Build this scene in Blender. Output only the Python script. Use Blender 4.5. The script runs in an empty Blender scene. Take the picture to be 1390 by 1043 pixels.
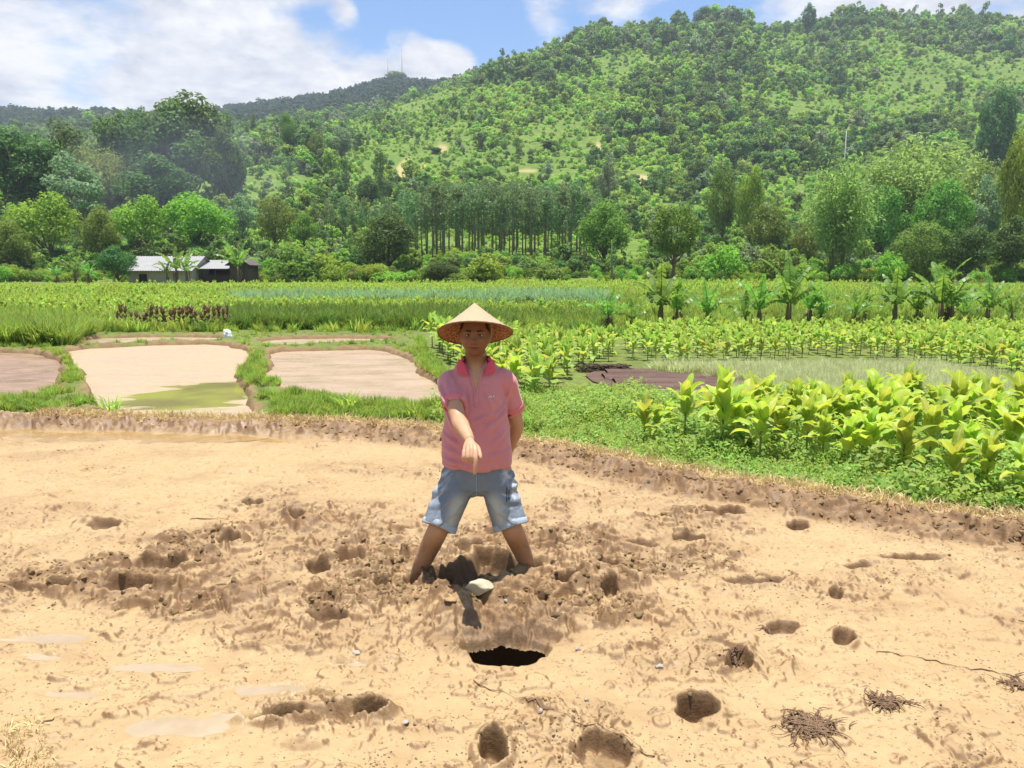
import bpy, bmesh, math, random
import numpy as np
from mathutils import Vector, Matrix
R = math.radians
LEAF_GAIN = 1.5
rnd = random.Random(7)
rng = np.random.default_rng(11)
SC = bpy.context.scene
COL = SC.collection
# ------------------------------------------------------------------ camera
CAM_H, PITCH, FPX = 1.70, R(8.3), 1004.0
CP, SP = math.cos(PITCH), math.sin(PITCH)
cam = bpy.data.cameras.new('camera'); cam.sensor_width = 36; cam.lens = 36 * FPX / 1390
cam.clip_start = .05; cam.clip_end = 6000
co = bpy.data.objects.new('camera', cam); COL.objects.link(co)
co.location = (0, 0, CAM_H); co.rotation_euler = (R(90) - PITCH, 0, 0)
SC.camera = co

def ray(px, py):
    v = -(py - 521.5) / FPX
    d = Vector(((px - 695) / FPX, CP + v * SP, v * CP - SP))
    return d
def gp(px, py, z=0.0):              # where a line of sight meets height z
    d = ray(px, py); t = (z - CAM_H) / d.z
    return Vector((d.x * t, d.y * t, z))
def py_at(px, py, Y):               # point of a line of sight at depth Y
    d = ray(px, py); t = Y / d.y
    return Vector((d.x * t, Y, CAM_H + d.z * t))
def proj(x, y, z):
    z = z - CAM_H
    dep = y * CP - z * SP
    return 695 + FPX * x / dep, 521.5 - FPX * (z * CP + y * SP) / dep

# ------------------------------------------------------------------ numpy noise
def _hash(ix, iy, seed):
    h = ix.astype(np.int32).view(np.uint32) * np.uint32(374761393) + iy.astype(np.int32).view(np.uint32) * np.uint32(668265263) + np.uint32((seed * 1442695041) & 0xffffffff)
    h = (h ^ (h >> np.uint32(13))) * np.uint32(1274126177)
    h = (h ^ (h >> np.uint32(16))) * np.uint32(2246822519)
    return ((h ^ (h >> np.uint32(15))) & np.uint32(0xffffff)).astype(np.float32) * np.float32(1 / 0x1000000)
def vn(x, y, seed=0):
    ix = np.floor(x); iy = np.floor(y); fx = (x - ix).astype(np.float32); fy = (y - iy).astype(np.float32)
    ux = fx * fx * fx * (fx * (fx * 6 - 15) + 10); uy = fy * fy * fy * (fy * (fy * 6 - 15) + 10)
    a = _hash(ix, iy, seed); b = _hash(ix + 1, iy, seed); c = _hash(ix, iy + 1, seed); d = _hash(ix + 1, iy + 1, seed)
    return (a + (b - a) * ux + (c - a) * uy + (a - b - c + d) * ux * uy) * 2 - 1
def fbm(x, y, seed=0, octv=4, gain=.5):
    s = 0; a = 1.0; t = 0
    for k in range(octv):
        s = s + a * vn(x * (2.03 ** k) + 17.3 * k, y * (2.03 ** k) - 9.1 * k, seed + k); t += a; a *= gain
    return s / t
def ridged(x, y, seed=0, octv=3):
    s = 0; a = 1.0; t = 0
    for k in range(octv):
        s = s + a * (1 - 2 * np.abs(vn(x * (2.1 ** k), y * (2.1 ** k) + 5.7 * k, seed + k))); t += a; a *= .5
    return s / t
def worley(x, y, seed=0):
    ix = np.floor(x); iy = np.floor(y)
    f1 = np.full(x.shape, 9.0, dtype=np.float32); f2 = f1.copy(); idc = np.zeros(x.shape, dtype=np.float32); ox = idc.copy(); oy = idc.copy()
    gx = (x - ix).astype(np.float32); gy = (y - iy).astype(np.float32)
    for dx in (-1, 0, 1):
        for dy in (-1, 0, 1):
            cx = ix + dx; cy = iy + dy
            px = dx + _hash(cx, cy, seed) - gx; py = dy + _hash(cx, cy, seed + 5) - gy
            d = np.sqrt(px * px + py * py); h = _hash(cx, cy, seed + 9)
            near = d < f1
            f2 = np.where(near, f1, np.minimum(f2, d)); idc = np.where(near, h, idc); f1 = np.where(near, d, f1); ox = np.where(near, px, ox); oy = np.where(near, py, oy)
    return f1, f2, idc, ox, oy
def billow(x, y, seed=0, octv=4, gain=.5):
    s = 0; a = 1.0; t = 0
    for k in range(octv):
        s = s + a * np.sqrt(np.abs(vn(x * (2.1 ** k) + 3.3 * k, y * (2.1 ** k) - 7.1 * k, seed + k)) + 1e-4); t += a; a *= gain
    return s / t
def ss(a, b, x):
    t = np.clip((x - a) / (b - a), 0, 1); return t * t * (3 - 2 * t)

# ------------------------------------------------------------------ objects
def props(o, label=None, cat=None, group=None, kind=None):
    if label: o['label'] = label
    if cat: o['category'] = cat
    if group: o['group'] = group
    if kind: o['kind'] = kind
    return o
def empty(name, loc=(0, 0, 0), label=None, cat=None, group=None, rz=0, scale=1):
    o = bpy.data.objects.new(name, None); COL.objects.link(o); o.empty_display_size = .1
    o.location = loc; o.rotation_euler = (0, 0, rz)
    o.scale = (scale,) * 3 if isinstance(scale, (int, float)) else scale
    return props(o, label, cat, group)
def mesh_np(name, V, F, mats, attrs=None, smooth=True, mi=None):
    """V (n,3); F list of arrays (m,k) with k = 3 or 4."""
    me = bpy.data.meshes.new(name)
    V = np.asarray(V, dtype=np.float32)
    F = [np.asarray(f, dtype=np.int32) for f in F if len(f)]
    loops = np.concatenate([f.ravel() for f in F])
    tot = np.concatenate([np.full(len(f), f.shape[1], dtype=np.int32) for f in F])
    start = np.concatenate([[0], np.cumsum(tot)[:-1]]).astype(np.int32)
    me.vertices.add(len(V)); me.vertices.foreach_set('co', V.ravel())
    me.loops.add(len(loops)); me.loops.foreach_set('vertex_index', loops)
    me.polygons.add(len(tot)); me.polygons.foreach_set('loop_start', start); me.polygons.foreach_set('loop_total', tot)
    if mi is not None: me.polygons.foreach_set('material_index', np.asarray(mi, dtype=np.int32))
    me.update(calc_edges=True)
    me.polygons.foreach_set('use_smooth', np.full(len(tot), smooth))
    for m in (mats if isinstance(mats, (list, tuple)) else [mats]): me.materials.append(m)
    for k, a in (attrs or {}).items():
        at = me.attributes.new(k, 'FLOAT', 'POINT'); at.data.foreach_set('value', np.asarray(a, dtype=np.float32))
    me.validate()
    return me
def link(name, me, parent=None, **kw):
    o = bpy.data.objects.new(name, me); COL.objects.link(o)
    if parent is not None: o.parent = parent
    return props(o, **kw)
class MB:
    """collects shapes into one mesh"""
    def __init__(s): s.V = []; s.F3 = []; s.F4 = []; s.n = 0
    def add(s, V, F3=None, F4=None):
        V = np.asarray(V, dtype=np.float64)
        if F3 is not None and len(F3): s.F3.append(np.asarray(F3) + s.n)
        if F4 is not None and len(F4): s.F4.append(np.asarray(F4) + s.n)
        s.V.append(V); s.n += len(V)
    def box(s, c, d, rot=None):
        v = np.array([(x, y, z) for x in (-.5, .5) for y in (-.5, .5) for z in (-.5, .5)]) * np.array(d)
        if rot is not None: v = v @ np.array(rot.to_3x3()).T
        s.add(v + np.array(c), None, [(0, 1, 3, 2), (4, 6, 7, 5), (0, 4, 5, 1), (2, 3, 7, 6), (0, 2, 6, 4), (1, 5, 7, 3)])
    def tube(s, pts, rad, n=8, sx=1.0, cap=True):
        pts = [Vector(p) for p in pts]; V = []
        up = None
        for i, p in enumerate(pts):
            t = (pts[min(i + 1, len(pts) - 1)] - pts[max(i - 1, 0)]).normalized()
            if up is None: up = Vector((0, 1, 0)) if abs(t.y) < .9 else Vector((1, 0, 0))
            a = t.cross(up).normalized(); b = a.cross(t).normalized(); up = b
            r = rad[i] if hasattr(rad, '__len__') else rad
            for k in range(n):
                th = 2 * math.pi * k / n
                V.append(p + a * (math.cos(th) * r * sx) + b * (math.sin(th) * r))
        F = []
        for i in range(len(pts) - 1):
            for k in range(n):
                F.append((i * n + k, i * n + (k + 1) % n, (i + 1) * n + (k + 1) % n, (i + 1) * n + k))
        F3 = []
        if cap:
            V.append(pts[0]); V.append(pts[-1]); m = len(pts) * n; q = (len(pts) - 1) * n
            for k in range(n):
                F3.append((m, (k + 1) % n, k)); F3.append((m + 1, q + k, q + (k + 1) % n))
        s.add([tuple(v) for v in V], F3, F)
    def leaves(s, P, N, L, W, droop=.15, axis=None, r=None):
        """rhombic leaves at P, facing N, length L, width W (arrays)"""
        r = r or rng
        n = len(P)
        N = N / np.maximum(np.linalg.norm(N, axis=1, keepdims=True), 1e-6)
        A = r.normal(size=(n, 3)) if axis is None else axis
        A = A - N * np.sum(A * N, axis=1, keepdims=True)
        A = A / np.maximum(np.linalg.norm(A, axis=1, keepdims=True), 1e-6)
        B = np.cross(N, A)
        L = np.broadcast_to(L, (n,))[:, None]; W = np.broadcast_to(W, (n,))[:, None]
        v0 = P - A * L * .5; v2 = P + A * L * .5 - N * L * droop
        v1 = P + B * W * .5 - A * L * .05 + N * L * .06; v3 = P - B * W * .5 - A * L * .05 + N * L * .06
        V = np.stack([v0, v1, v2, v3], axis=1).reshape(-1, 3)
        F = np.arange(n * 4).reshape(n, 4)
        s.add(V, None, F)
    def mesh(s, name, mats, smooth=True, attrs=None, mi=None):
        F = []
        if s.F3: F.append(np.concatenate(s.F3))
        if s.F4: F.append(np.concatenate(s.F4))
        return mesh_np(name, np.concatenate(s.V), F, mats, attrs, smooth, mi)
    def build(s, name, mats, parent=None, smooth=True, **kw):
        return link(name, s.mesh(name, mats, smooth), parent, **kw)

# ------------------------------------------------------------------ scatter (only for stuff nobody could count)
_pc = [0]
def proto_collection(meshes):
    c = bpy.data.collections.new('protos%03d' % _pc[0]); _pc[0] += 1
    for i, m in enumerate(meshes):
        o = bpy.data.objects.new('proto_%03d_%03d' % (_pc[0], i), m); c.objects.link(o)
    return c
def scatter(name, meshes, P, scl, idx=None, rz=None, tilt=.12, kind='stuff', seed=0, label=None, cat=None):
    r = np.random.default_rng(seed + 100)
    P = np.asarray(P, dtype=np.float32); n = len(P)
    col = proto_collection(meshes)
    me = bpy.data.meshes.new(name); me.vertices.add(n); me.vertices.foreach_set('co', P.ravel())
    rot = np.zeros((n, 3), dtype=np.float32)
    rot[:, 0] = r.normal(0, tilt, n); rot[:, 1] = r.normal(0, tilt, n)
    rot[:, 2] = r.uniform(0, 6.283, n) if rz is None else rz
    scl = np.asarray(scl, dtype=np.float32)
    if scl.ndim == 1: scl = np.repeat(scl[:, None], 3, axis=1)
    if idx is None: idx = r.integers(0, len(meshes), n)
    a = me.attributes.new('rot', 'FLOAT_VECTOR', 'POINT'); a.data.foreach_set('vector', rot.ravel())
    a = me.attributes.new('scl', 'FLOAT_VECTOR', 'POINT'); a.data.foreach_set('vector', scl.ravel())
    a = me.attributes.new('idx', 'INT', 'POINT'); a.data.foreach_set('value', np.asarray(idx, dtype=np.int32))
    o = link(name, me, kind=kind, label=label, cat=cat)
    ng = bpy.data.node_groups.new(name, 'GeometryNodeTree')
    ng.interface.new_socket('Geometry', in_out='INPUT', socket_type='NodeSocketGeometry')
    ng.interface.new_socket('Geometry', in_out='OUTPUT', socket_type='NodeSocketGeometry')
    N = ng.nodes.new; L = ng.links.new
    gi = N('NodeGroupInput'); go = N('NodeGroupOutput'); ip = N('GeometryNodeInstanceOnPoints'); ci = N('GeometryNodeCollectionInfo')
    ci.inputs['Collection'].default_value = col; ci.inputs['Separate Children'].default_value = True; ci.inputs['Reset Children'].default_value = True
    def at(nm, ty):
        q = N('GeometryNodeInputNamedAttribute'); q.data_type = ty; q.inputs['Name'].default_value = nm
        return [s for s in q.outputs if s.enabled and s.name == 'Attribute'][0]
    ip.inputs['Pick Instance'].default_value = True
    L(gi.outputs[0], ip.inputs['Points']); L(ci.outputs[0], ip.inputs['Instance'])
    L(at('idx', 'INT'), ip.inputs['Instance Index']); L(at('scl', 'FLOAT_VECTOR'), ip.inputs['Scale'])
    L(at('rot', 'FLOAT_VECTOR'), ip.inputs['Rotation']); L(ip.outputs[0], go.inputs[0])
    md = o.modifiers.new('scatter', 'NODES'); md.node_group = ng
    return o

# ------------------------------------------------------------------ materials
class NT:
    def __init__(s, name):
        s.m = bpy.data.materials.new(name); s.m.use_nodes = True; s.t = s.m.node_tree; s.t.nodes.clear()
        s.out = s.n('ShaderNodeOutputMaterial')
    def n(s, ty, **kw):
        q = s.t.nodes.new(ty)
        for k, v in kw.items(): setattr(q, k, v)
        return q
    def l(s, a, b): s.t.links.new(a, b)
    def put(s, sock, v):
        if isinstance(v, bpy.types.NodeSocket): s.l(v, sock)
        else:
            if isinstance(v, tuple) and len(v) == 3 and sock.type == 'RGBA': v = v + (1,)
            sock.default_value = v
    def noise(s, scale, detail=4, rough=.55, vec=None, out='Fac', dist=0):
        q = s.n('ShaderNodeTexNoise'); q.inputs['Scale'].default_value = scale; q.inputs['Detail'].default_value = detail
        q.inputs['Roughness'].default_value = rough; q.inputs['Distortion'].default_value = dist
        s.l(vec if vec is not None else s.pos(), q.inputs['Vector'])
        return q.outputs[out]
    def pos(s):
        if not hasattr(s, '_p'): s._p = s.n('ShaderNodeNewGeometry')
        return s._p.outputs['Position']
    def obj(s):
        if not hasattr(s, '_o'): s._o = s.n('ShaderNodeTexCoord')
        return s._o.outputs['Object']
    def island(s):
        s.pos(); return s._p.outputs['Random Per Island']
    def orand(s):
        if not hasattr(s, '_r'): s._r = s.n('ShaderNodeObjectInfo')
        return s._r.outputs['Random']
    def attr(s, nm):
        q = s.n('ShaderNodeAttribute'); q.attribute_name = nm; return q.outputs['Fac']
    def ramp(s, fac, stops, interp='LINEAR'):
        q = s.n('ShaderNodeValToRGB'); e = q.color_ramp.elements; q.color_ramp.interpolation = interp
        while len(e) < len(stops): e.new(.5)
        for i, (p, c) in enumerate(stops):
            e[i].position = p; c = (c, c, c) if isinstance(c, (int, float)) else c; e[i].color = tuple(c[:3]) + (1,)
        s.l(fac, q.inputs[0]); return q.outputs[0]
    def mix(s, fac, a, b, mode='MIX'):
        q = s.n('ShaderNodeMix', data_type='RGBA', blend_type=mode)
        s.put(q.inputs[0], fac); s.put(q.inputs[6], a); s.put(q.inputs[7], b); return q.outputs[2]
    def math(s, op, a, b=0.0, clamp=False):
        q = s.n('ShaderNodeMath', operation=op); q.use_clamp = clamp
        s.put(q.inputs[0], a); s.put(q.inputs[1], b); return q.outputs[0]
    def maprange(s, v, a, b, c=0.0, d=1.0):
        q = s.n('ShaderNodeMapRange'); s.put(q.inputs[0], v)
        for i, k in enumerate((a, b, c, d)): q.inputs[i + 1].default_value = k
        return q.outputs[0]
    def bump(s, h, strength=.5, dist=.01, nrm=None):
        q = s.n('ShaderNodeBump'); s.put(q.inputs['Strength'], strength); q.inputs['Distance'].default_value = dist
        s.l(h, q.inputs['Height'])
        if nrm is not None: s.l(nrm, q.inputs['Normal'])
        return q.outputs[0]
    def hsv(s, col, h=.5, sat=1.0, v=1.0):
        q = s.n('ShaderNodeHueSaturation'); s.put(q.inputs['Hue'], h); s.put(q.inputs['Saturation'], sat); s.put(q.inputs['Value'], v)
        s.put(q.inputs['Color'], col); return q.outputs[0]
    def bsdf(s, col, rough=.8, nrm=None, spec=.3, **kw):
        q = s.n('ShaderNodeBsdfPrincipled'); s.put(q.inputs['Base Color'], col); s.put(q.inputs['Roughness'], rough)
        q.inputs['Specular IOR Level'].default_value = spec
        for k, v in kw.items(): s.put(q.inputs[k], v)
        if nrm is not None: s.l(nrm, q.inputs['Normal'])
        return q.outputs[0]
    def done(s, sh):
        s.l(sh, s.out.inputs[0]); return s.m

def foliage(name, col, trans=.3, var=.25, hue=.035, rough=.55, spec=.25, yellow=None, gloss_obj=.35):
    t = NT(name); col = tuple(min(.75, q * LEAF_GAIN) for q in col); trans = min(.55, trans + .08)
    v = t.maprange(t.island(), 0, 1, 1 - var, 1 + var)
    v2 = t.maprange(t.orand(), 0, 1, 1 - gloss_obj * .5, 1 + gloss_obj * .5)
    h = t.maprange(t.orand(), 0, 1, .5 - hue, .5 + hue)
    c = t.hsv(tuple(col), h, 1.0, t.math('MULTIPLY', v, v2))
    if yellow: c = t.mix(t.maprange(t.island(), yellow[1], 1, 0, 1), c, yellow[0])
    b = t.bsdf(c, rough, None, spec)
    tr = t.n('ShaderNodeBsdfTranslucent'); t.l(t.hsv(c, .485, 1.05, 1.15), tr.inputs[0])
    mx = t.n('ShaderNodeMixShader'); mx.inputs[0].default_value = trans; t.l(b, mx.inputs[1]); t.l(tr.outputs[0], mx.inputs[2])
    return t.done(mx.outputs[0])
def plain(name, col, rough=.7, nscale=20, amt=.2, bump=.2, bdist=.005, spec=.3, objspace=True):
    t = NT(name); n = t.noise(nscale, 5, .6, t.obj() if objspace else None)
    c = t.mix(n, tuple(x * (1 - amt) for x in col), tuple(min(1, x * (1 + amt)) for x in col))
    return t.done(t.bsdf(c, rough, t.bump(n, bump, bdist), spec))
# ================================================================== TERRAIN
bank_px = [(-900, 548), (-200, 556), (0, 563), (150, 566), (300, 569), (400, 573), (500, 578), (590, 585), (700, 598), (760, 607), (850, 626),
           (1000, 652), (1100, 668), (1200, 684), (1300, 697), (1390, 708), (1600, 745), (2000, 830)]
bw = [gp(x, y, .1) for x, y in bank_px]
BX = np.array([p.x for p in bw]); BY = np.array([p.y for p in bw])
o_ = np.argsort(BX); BX, BY = BX[o_], BY[o_]
def bank_s(x, y):                    # signed distance, positive on the mud side of the bank crest
    xb = np.asarray(x, dtype=float); yb = np.interp(xb, BX, BY)
    sl = (np.interp(xb + .3, BX, BY) - np.interp(xb - .3, BX, BY)) / .6
    sl = np.where((xb < BX[0]) | (xb > BX[-1]), 0, sl)
    return (yb - y) / np.sqrt(1 + sl * sl)
POND_Z = .03
ponds_px = {
 'seed': [(-420, 486), (-200, 480), (0, 479), (60, 481), (86, 499), (80, 525), (48, 545), (0, 553), (-250, 558), (-420, 556)],
 'main': [(97, 475), (200, 470), (300, 467), (337, 479), (333, 497), (317, 515), (326, 535), (352, 563), (300, 573), (130, 570), (124, 520), (92, 487)],
 'right': [(363, 479), (440, 476), (520, 475), (556, 488), (570, 510), (596, 528), (640, 556), (560, 559), (440, 549), (385, 531), (358, 513), (372, 495)],
 'backl': [(118, 460), (220, 458), (306, 459), (308, 465), (220, 466), (110, 471)],
 'backr': [(350, 463), (430, 460), (520, 460), (540, 464), (450, 470), (362, 474)],
}
ponds = {k: np.array([gp(x, y, POND_Z)[:2] for x, y in v]) for k, v in ponds_px.items()}
seedbed_px = [(804, 513), (822, 503), (880, 504), (960, 512), (1020, 519), (1030, 534), (960, 540), (880, 534)]
def sdist(poly, x, y):               # signed distance to polygon, negative inside
    d = np.full(x.shape, 1e9); s = np.ones(x.shape)
    n = len(poly)
    for i in range(n):
        a = poly[i]; b = poly[(i + 1) % n]; e = b - a
        wx = x - a[0]; wy = y - a[1]
        t = np.clip((wx * e[0] + wy * e[1]) / (e @ e), 0, 1)
        d = np.minimum(d, (wx - e[0] * t) ** 2 + (wy - e[1] * t) ** 2)
        c1 = y >= a[1]; c2 = y < b[1]; c3 = e[0] * wy > e[1] * wx
        s = np.where((c1 & c2 & c3) | (~c1 & ~c2 & ~c3), -s, s)
    return s * np.sqrt(d)
def smooth_poly(P, it=1):
    for _ in range(it):
        Q = np.empty((len(P) * 2, 2)); N = np.roll(P, -1, axis=0)
        Q[0::2] = P * .75 + N * .25; Q[1::2] = P * .25 + N * .75; P = Q
    return P
ponds = {k: smooth_poly(v) for k, v in ponds.items()}

LY = np.array([0, 8, 22, 24.0, 26, 39, 41, 58, 61, 78, 84, 90]); LZ = np.array([.0, .08, .13, .13, .30, .32, .55, .62, .82, .95, 1.0, 1.0])
RY = np.array([0, 4, 8, 13, 28, 31, 34, 41, 58, 61, 78, 84, 90]); RZ = np.array([-.05, -.08, -.22, -.42, -.5, -.42, .12, .4, .62, .82, .95, 1.0, 1.0])
def zfield(x, y):
    u = x / np.maximum(y, 1.0)
    k = ss(-.13, .06, u)
    wob = fbm(x * .07, y * .07, 31, 2) * 1.6 * ss(20, 26, y)
    return np.interp(y + wob, LY, LZ) * (1 - k) + np.interp(y + wob, RY, RZ) * k

HC = {
 -400: [(85, 384), (130, 330), (200, 250), (330, 200), (430, 215), (900, 160), (1300, 175)],
 0: [(85, 384), (130, 330), (200, 250), (330, 200), (430, 215), (900, 158), (1300, 175)],
 160: [(85, 384), (130, 328), (200, 245), (330, 195), (430, 205), (900, 160), (1300, 175)],
 260: [(85, 384), (130, 328), (200, 250), (310, 195), (430, 195), (900, 165), (1300, 178)],
 350: [(85, 384), (130, 332), (200, 268), (300, 212), (430, 183), (600, 190), (1000, 152), (1300, 175)],
 450: [(85, 384), (130, 336), (200, 278), (300, 220), (440, 176), (600, 180), (1000, 134), (1300, 155)],
 530: [(85, 384), (130, 338), (200, 287), (300, 225), (460, 157), (620, 162), (1000, 112), (1300, 130)],
 600: [(85, 384), (130, 340), (200, 291), (300, 228), (480, 130), (640, 136), (1000, 122), (1300, 140)],
 690: [(85, 384), (130, 342), (200, 296), (300, 228), (520, 90), (700, 105), (1000, 130), (1300, 150)],
 780: [(85, 384), (130, 342), (200, 299), (300, 228), (560, 57), (750, 75), (1000, 110), (1300, 140)],
 870: [(85, 384), (130, 344), (200, 300), (300, 230), (600, 36), (800, 55), (1000, 80), (1300, 120)],
 1000: [(85, 384), (130, 346), (200, 303), (300, 235), (620, 39), (800, 55), (1000, 80), (1300, 120)],
 1200: [(85, 384), (130, 350), (200, 306), (300, 238), (640, 33), (800, 50), (1000, 80), (1300, 120)],
 1390: [(85, 384), (130, 350), (200, 306), (300, 238), (650, 28), (800, 45), (1000, 80), (1300, 120)],
 1800: [(85, 384), (130, 350), (200, 306), (300, 238), (650, 29), (800, 45), (1000, 80), (1300, 120)]}
HPX = np.arange(-400, 1801, 20); HLD = np.linspace(math.log(80), math.log(1500), 160)
_cols = sorted(HC); _tab = np.array([np.interp(HLD, [math.log(d) for d, _ in HC[c]], [p for _, p in HC[c]]) for c in _cols])
_k = np.exp(-.5 * (np.arange(-6, 7) / 2.2) ** 2); _k /= _k.sum()
_tab = np.array([np.convolve(np.pad(t, 6, mode='edge'), _k, 'valid') for t in _tab])
HTAB = np.array([np.interp(HPX, _cols, _tab[:, j]) for j in range(len(HLD))]).T
HTAB = np.array([np.convolve(np.pad(HTAB[:, j], 2, mode='edge'), [.1, .2, .4, .2, .1], 'valid') for j in range(len(HLD))]).T
def hill(x, y):
    r = np.hypot(x, y); ye = np.maximum(y, .6 * r)
    px = np.clip(695 + FPX * x / (ye * CP), HPX[0], HPX[-1] - .01)
    ld = np.clip(np.log(np.maximum(ye, 1)), HLD[0], HLD[-1] - 1e-4)
    fi = (px - HPX[0]) / 20; i = fi.astype(int); fi = fi - i
    fj = (ld - HLD[0]) / (HLD[1] - HLD[0]); j = fj.astype(int); fj = fj - j
    py = (HTAB[i, j] * (1 - fi) + HTAB[i + 1, j] * fi) * (1 - fj) + (HTAB[i, j + 1] * (1 - fi) + HTAB[i + 1, j + 1] * fi) * fj
    v = -(py - 521.5) / FPX
    z = CAM_H + ye * (v * CP - SP) / (CP + v * SP)
    k = ss(110, 260, ye)
    return z + k * (6.5 * ridged(x * .009 + 3, y * .007, 51, 2) + 2.2 * fbm(x * .03, y * .03, 52, 3) - 1) * np.clip(ye / 500, .3, 1)
def zbase(x, y):
    x = np.asarray(x, dtype=float); y = np.asarray(y, dtype=float)
    yy = np.where(y < 0, 0, y)
    ye = np.maximum(y, .6 * np.hypot(x, y))
    w = ss(80, 92, ye)
    return zfield(x, yy) * (1 - w) + hill(x, y) * w
def hit(px, py, far=1400.0):         # where a line of sight meets the land
    d = ray(px, py); d = d / d.y
    ys = np.exp(np.linspace(math.log(2.0), math.log(far), 2500))
    zz = CAM_H + ys * d.z; g = zbase(ys * d.x, ys)
    k = np.nonzero(zz <= g)[0]
    i = k[0] if len(k) else len(ys) - 1
    if 0 < i and len(k):
        a = zz[i - 1] - g[i - 1]; b = zz[i] - g[i]; t = a / (a - b) if a != b else 1
        yv = ys[i - 1] + (ys[i] - ys[i - 1]) * t
    else: yv = ys[i]
    return Vector((yv * d.x, yv, float(zbase(np.array([yv * d.x]), np.array([yv]))[0])))

# ---------------- the mud
churn_el = [(170, 790, 190, 30), (330, 748, 150, 34), (480, 735, 160, 48), (560, 785, 180, 55), (690, 745, 160, 55), (770, 785, 130, 55),
            (850, 755, 130, 38), (470, 830, 200, 45), (720, 825, 110, 45), (640, 860, 100, 38), (390, 860, 140, 30), (930, 715, 110, 22),
            (430, 975, 90, 28), (820, 838, 110, 26), (280, 815, 160, 30)]
# footprints and pits: px, py, rx px, ry px, depth m, rim m
pits = [(684, 882, 55, 24, .03, .0), (612, 790, 26, 17, .10, .02), (662, 780, 34, 20, .09, .02), (950, 965, 27, 20, .11, .012), (999, 902, 17, 17, .05, .01),
        (1055, 856, 22, 12, .05, .01), (1142, 872, 17, 10, .06, .012), (1085, 716, 14, 6, .08, .012), (1132, 808, 10, 8, .06, .008),
        (675, 1022, 20, 22, .07, .02), (818, 1030, 34, 20, .035, .012), (135, 716, 22, 7, .05, .02), (768, 797, 22, 10, .09, .01),
        (826, 812, 10, 12, .07, .01), (448, 845, 26, 10, .05, .01), (735, 817, 8, 6, .06, .0), (640, 750, 20, 8, .05, .01),
        (560, 792, 14, 8, .07, .01), (725, 777, 12, 7, .07, .01), (390, 980, 40, 8, .05, .02), (500, 975, 22, 7, .05, .03), (1010, 790, 40, 4, .035, .01),
        (1230, 761, 40, 4, .035, .012), (1160, 772, 18, 3, .03, .01), (930, 735, 22, 6, .05, .015), (985, 700, 30, 7, .05, .02), (1150, 703, 45, 4, .03, .015),
        (405, 708, 14, 6, .05, .02), (345, 690, 14, 4, .04, .02), (310, 740, 16, 6, .05, .015), (180, 800, 50, 7, .05, .02), (60, 800, 50, 6, .04, .02), (215, 770, 40, 7, .05, .02),
        (520, 800, 12, 8, .06, .01), (600, 720, 14, 6, .05, .01), (480, 760, 20, 7, .05, .01), (430, 775, 16, 6, .05, .01), (820, 770, 16, 6, .05, .01), (865, 740, 20, 5, .05, .01)]
mounds = [(568, 790, 22, 8, .035), (718, 782, 20, 8, .035), (655, 765, 45, 12, .05), (590, 830, 70, 22, .04), (720, 850, 60, 12, .02), (530, 860, 60, 18, .03), (470, 968, 50, 10, .05), (420, 1010, 60, 14, .03), (790, 800, 40, 18, .04), (860, 800, 60, 20, .03), (385, 690, 25, 6, .03)]
puddles_px = [(45, 868, 80, 7), (40, 893, 45, 4), (260, 992, 70, 14), (390, 940, 70, 8), (215, 908, 50, 5), (470, 952, 60, 5), (330, 975, 40, 6), (480, 905, 40, 4), (110, 945, 40, 4),
              (190, 592, 140, 9), (330, 597, 100, 7), (-60, 588, 130, 7)]
PUD_Z = .002
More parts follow.
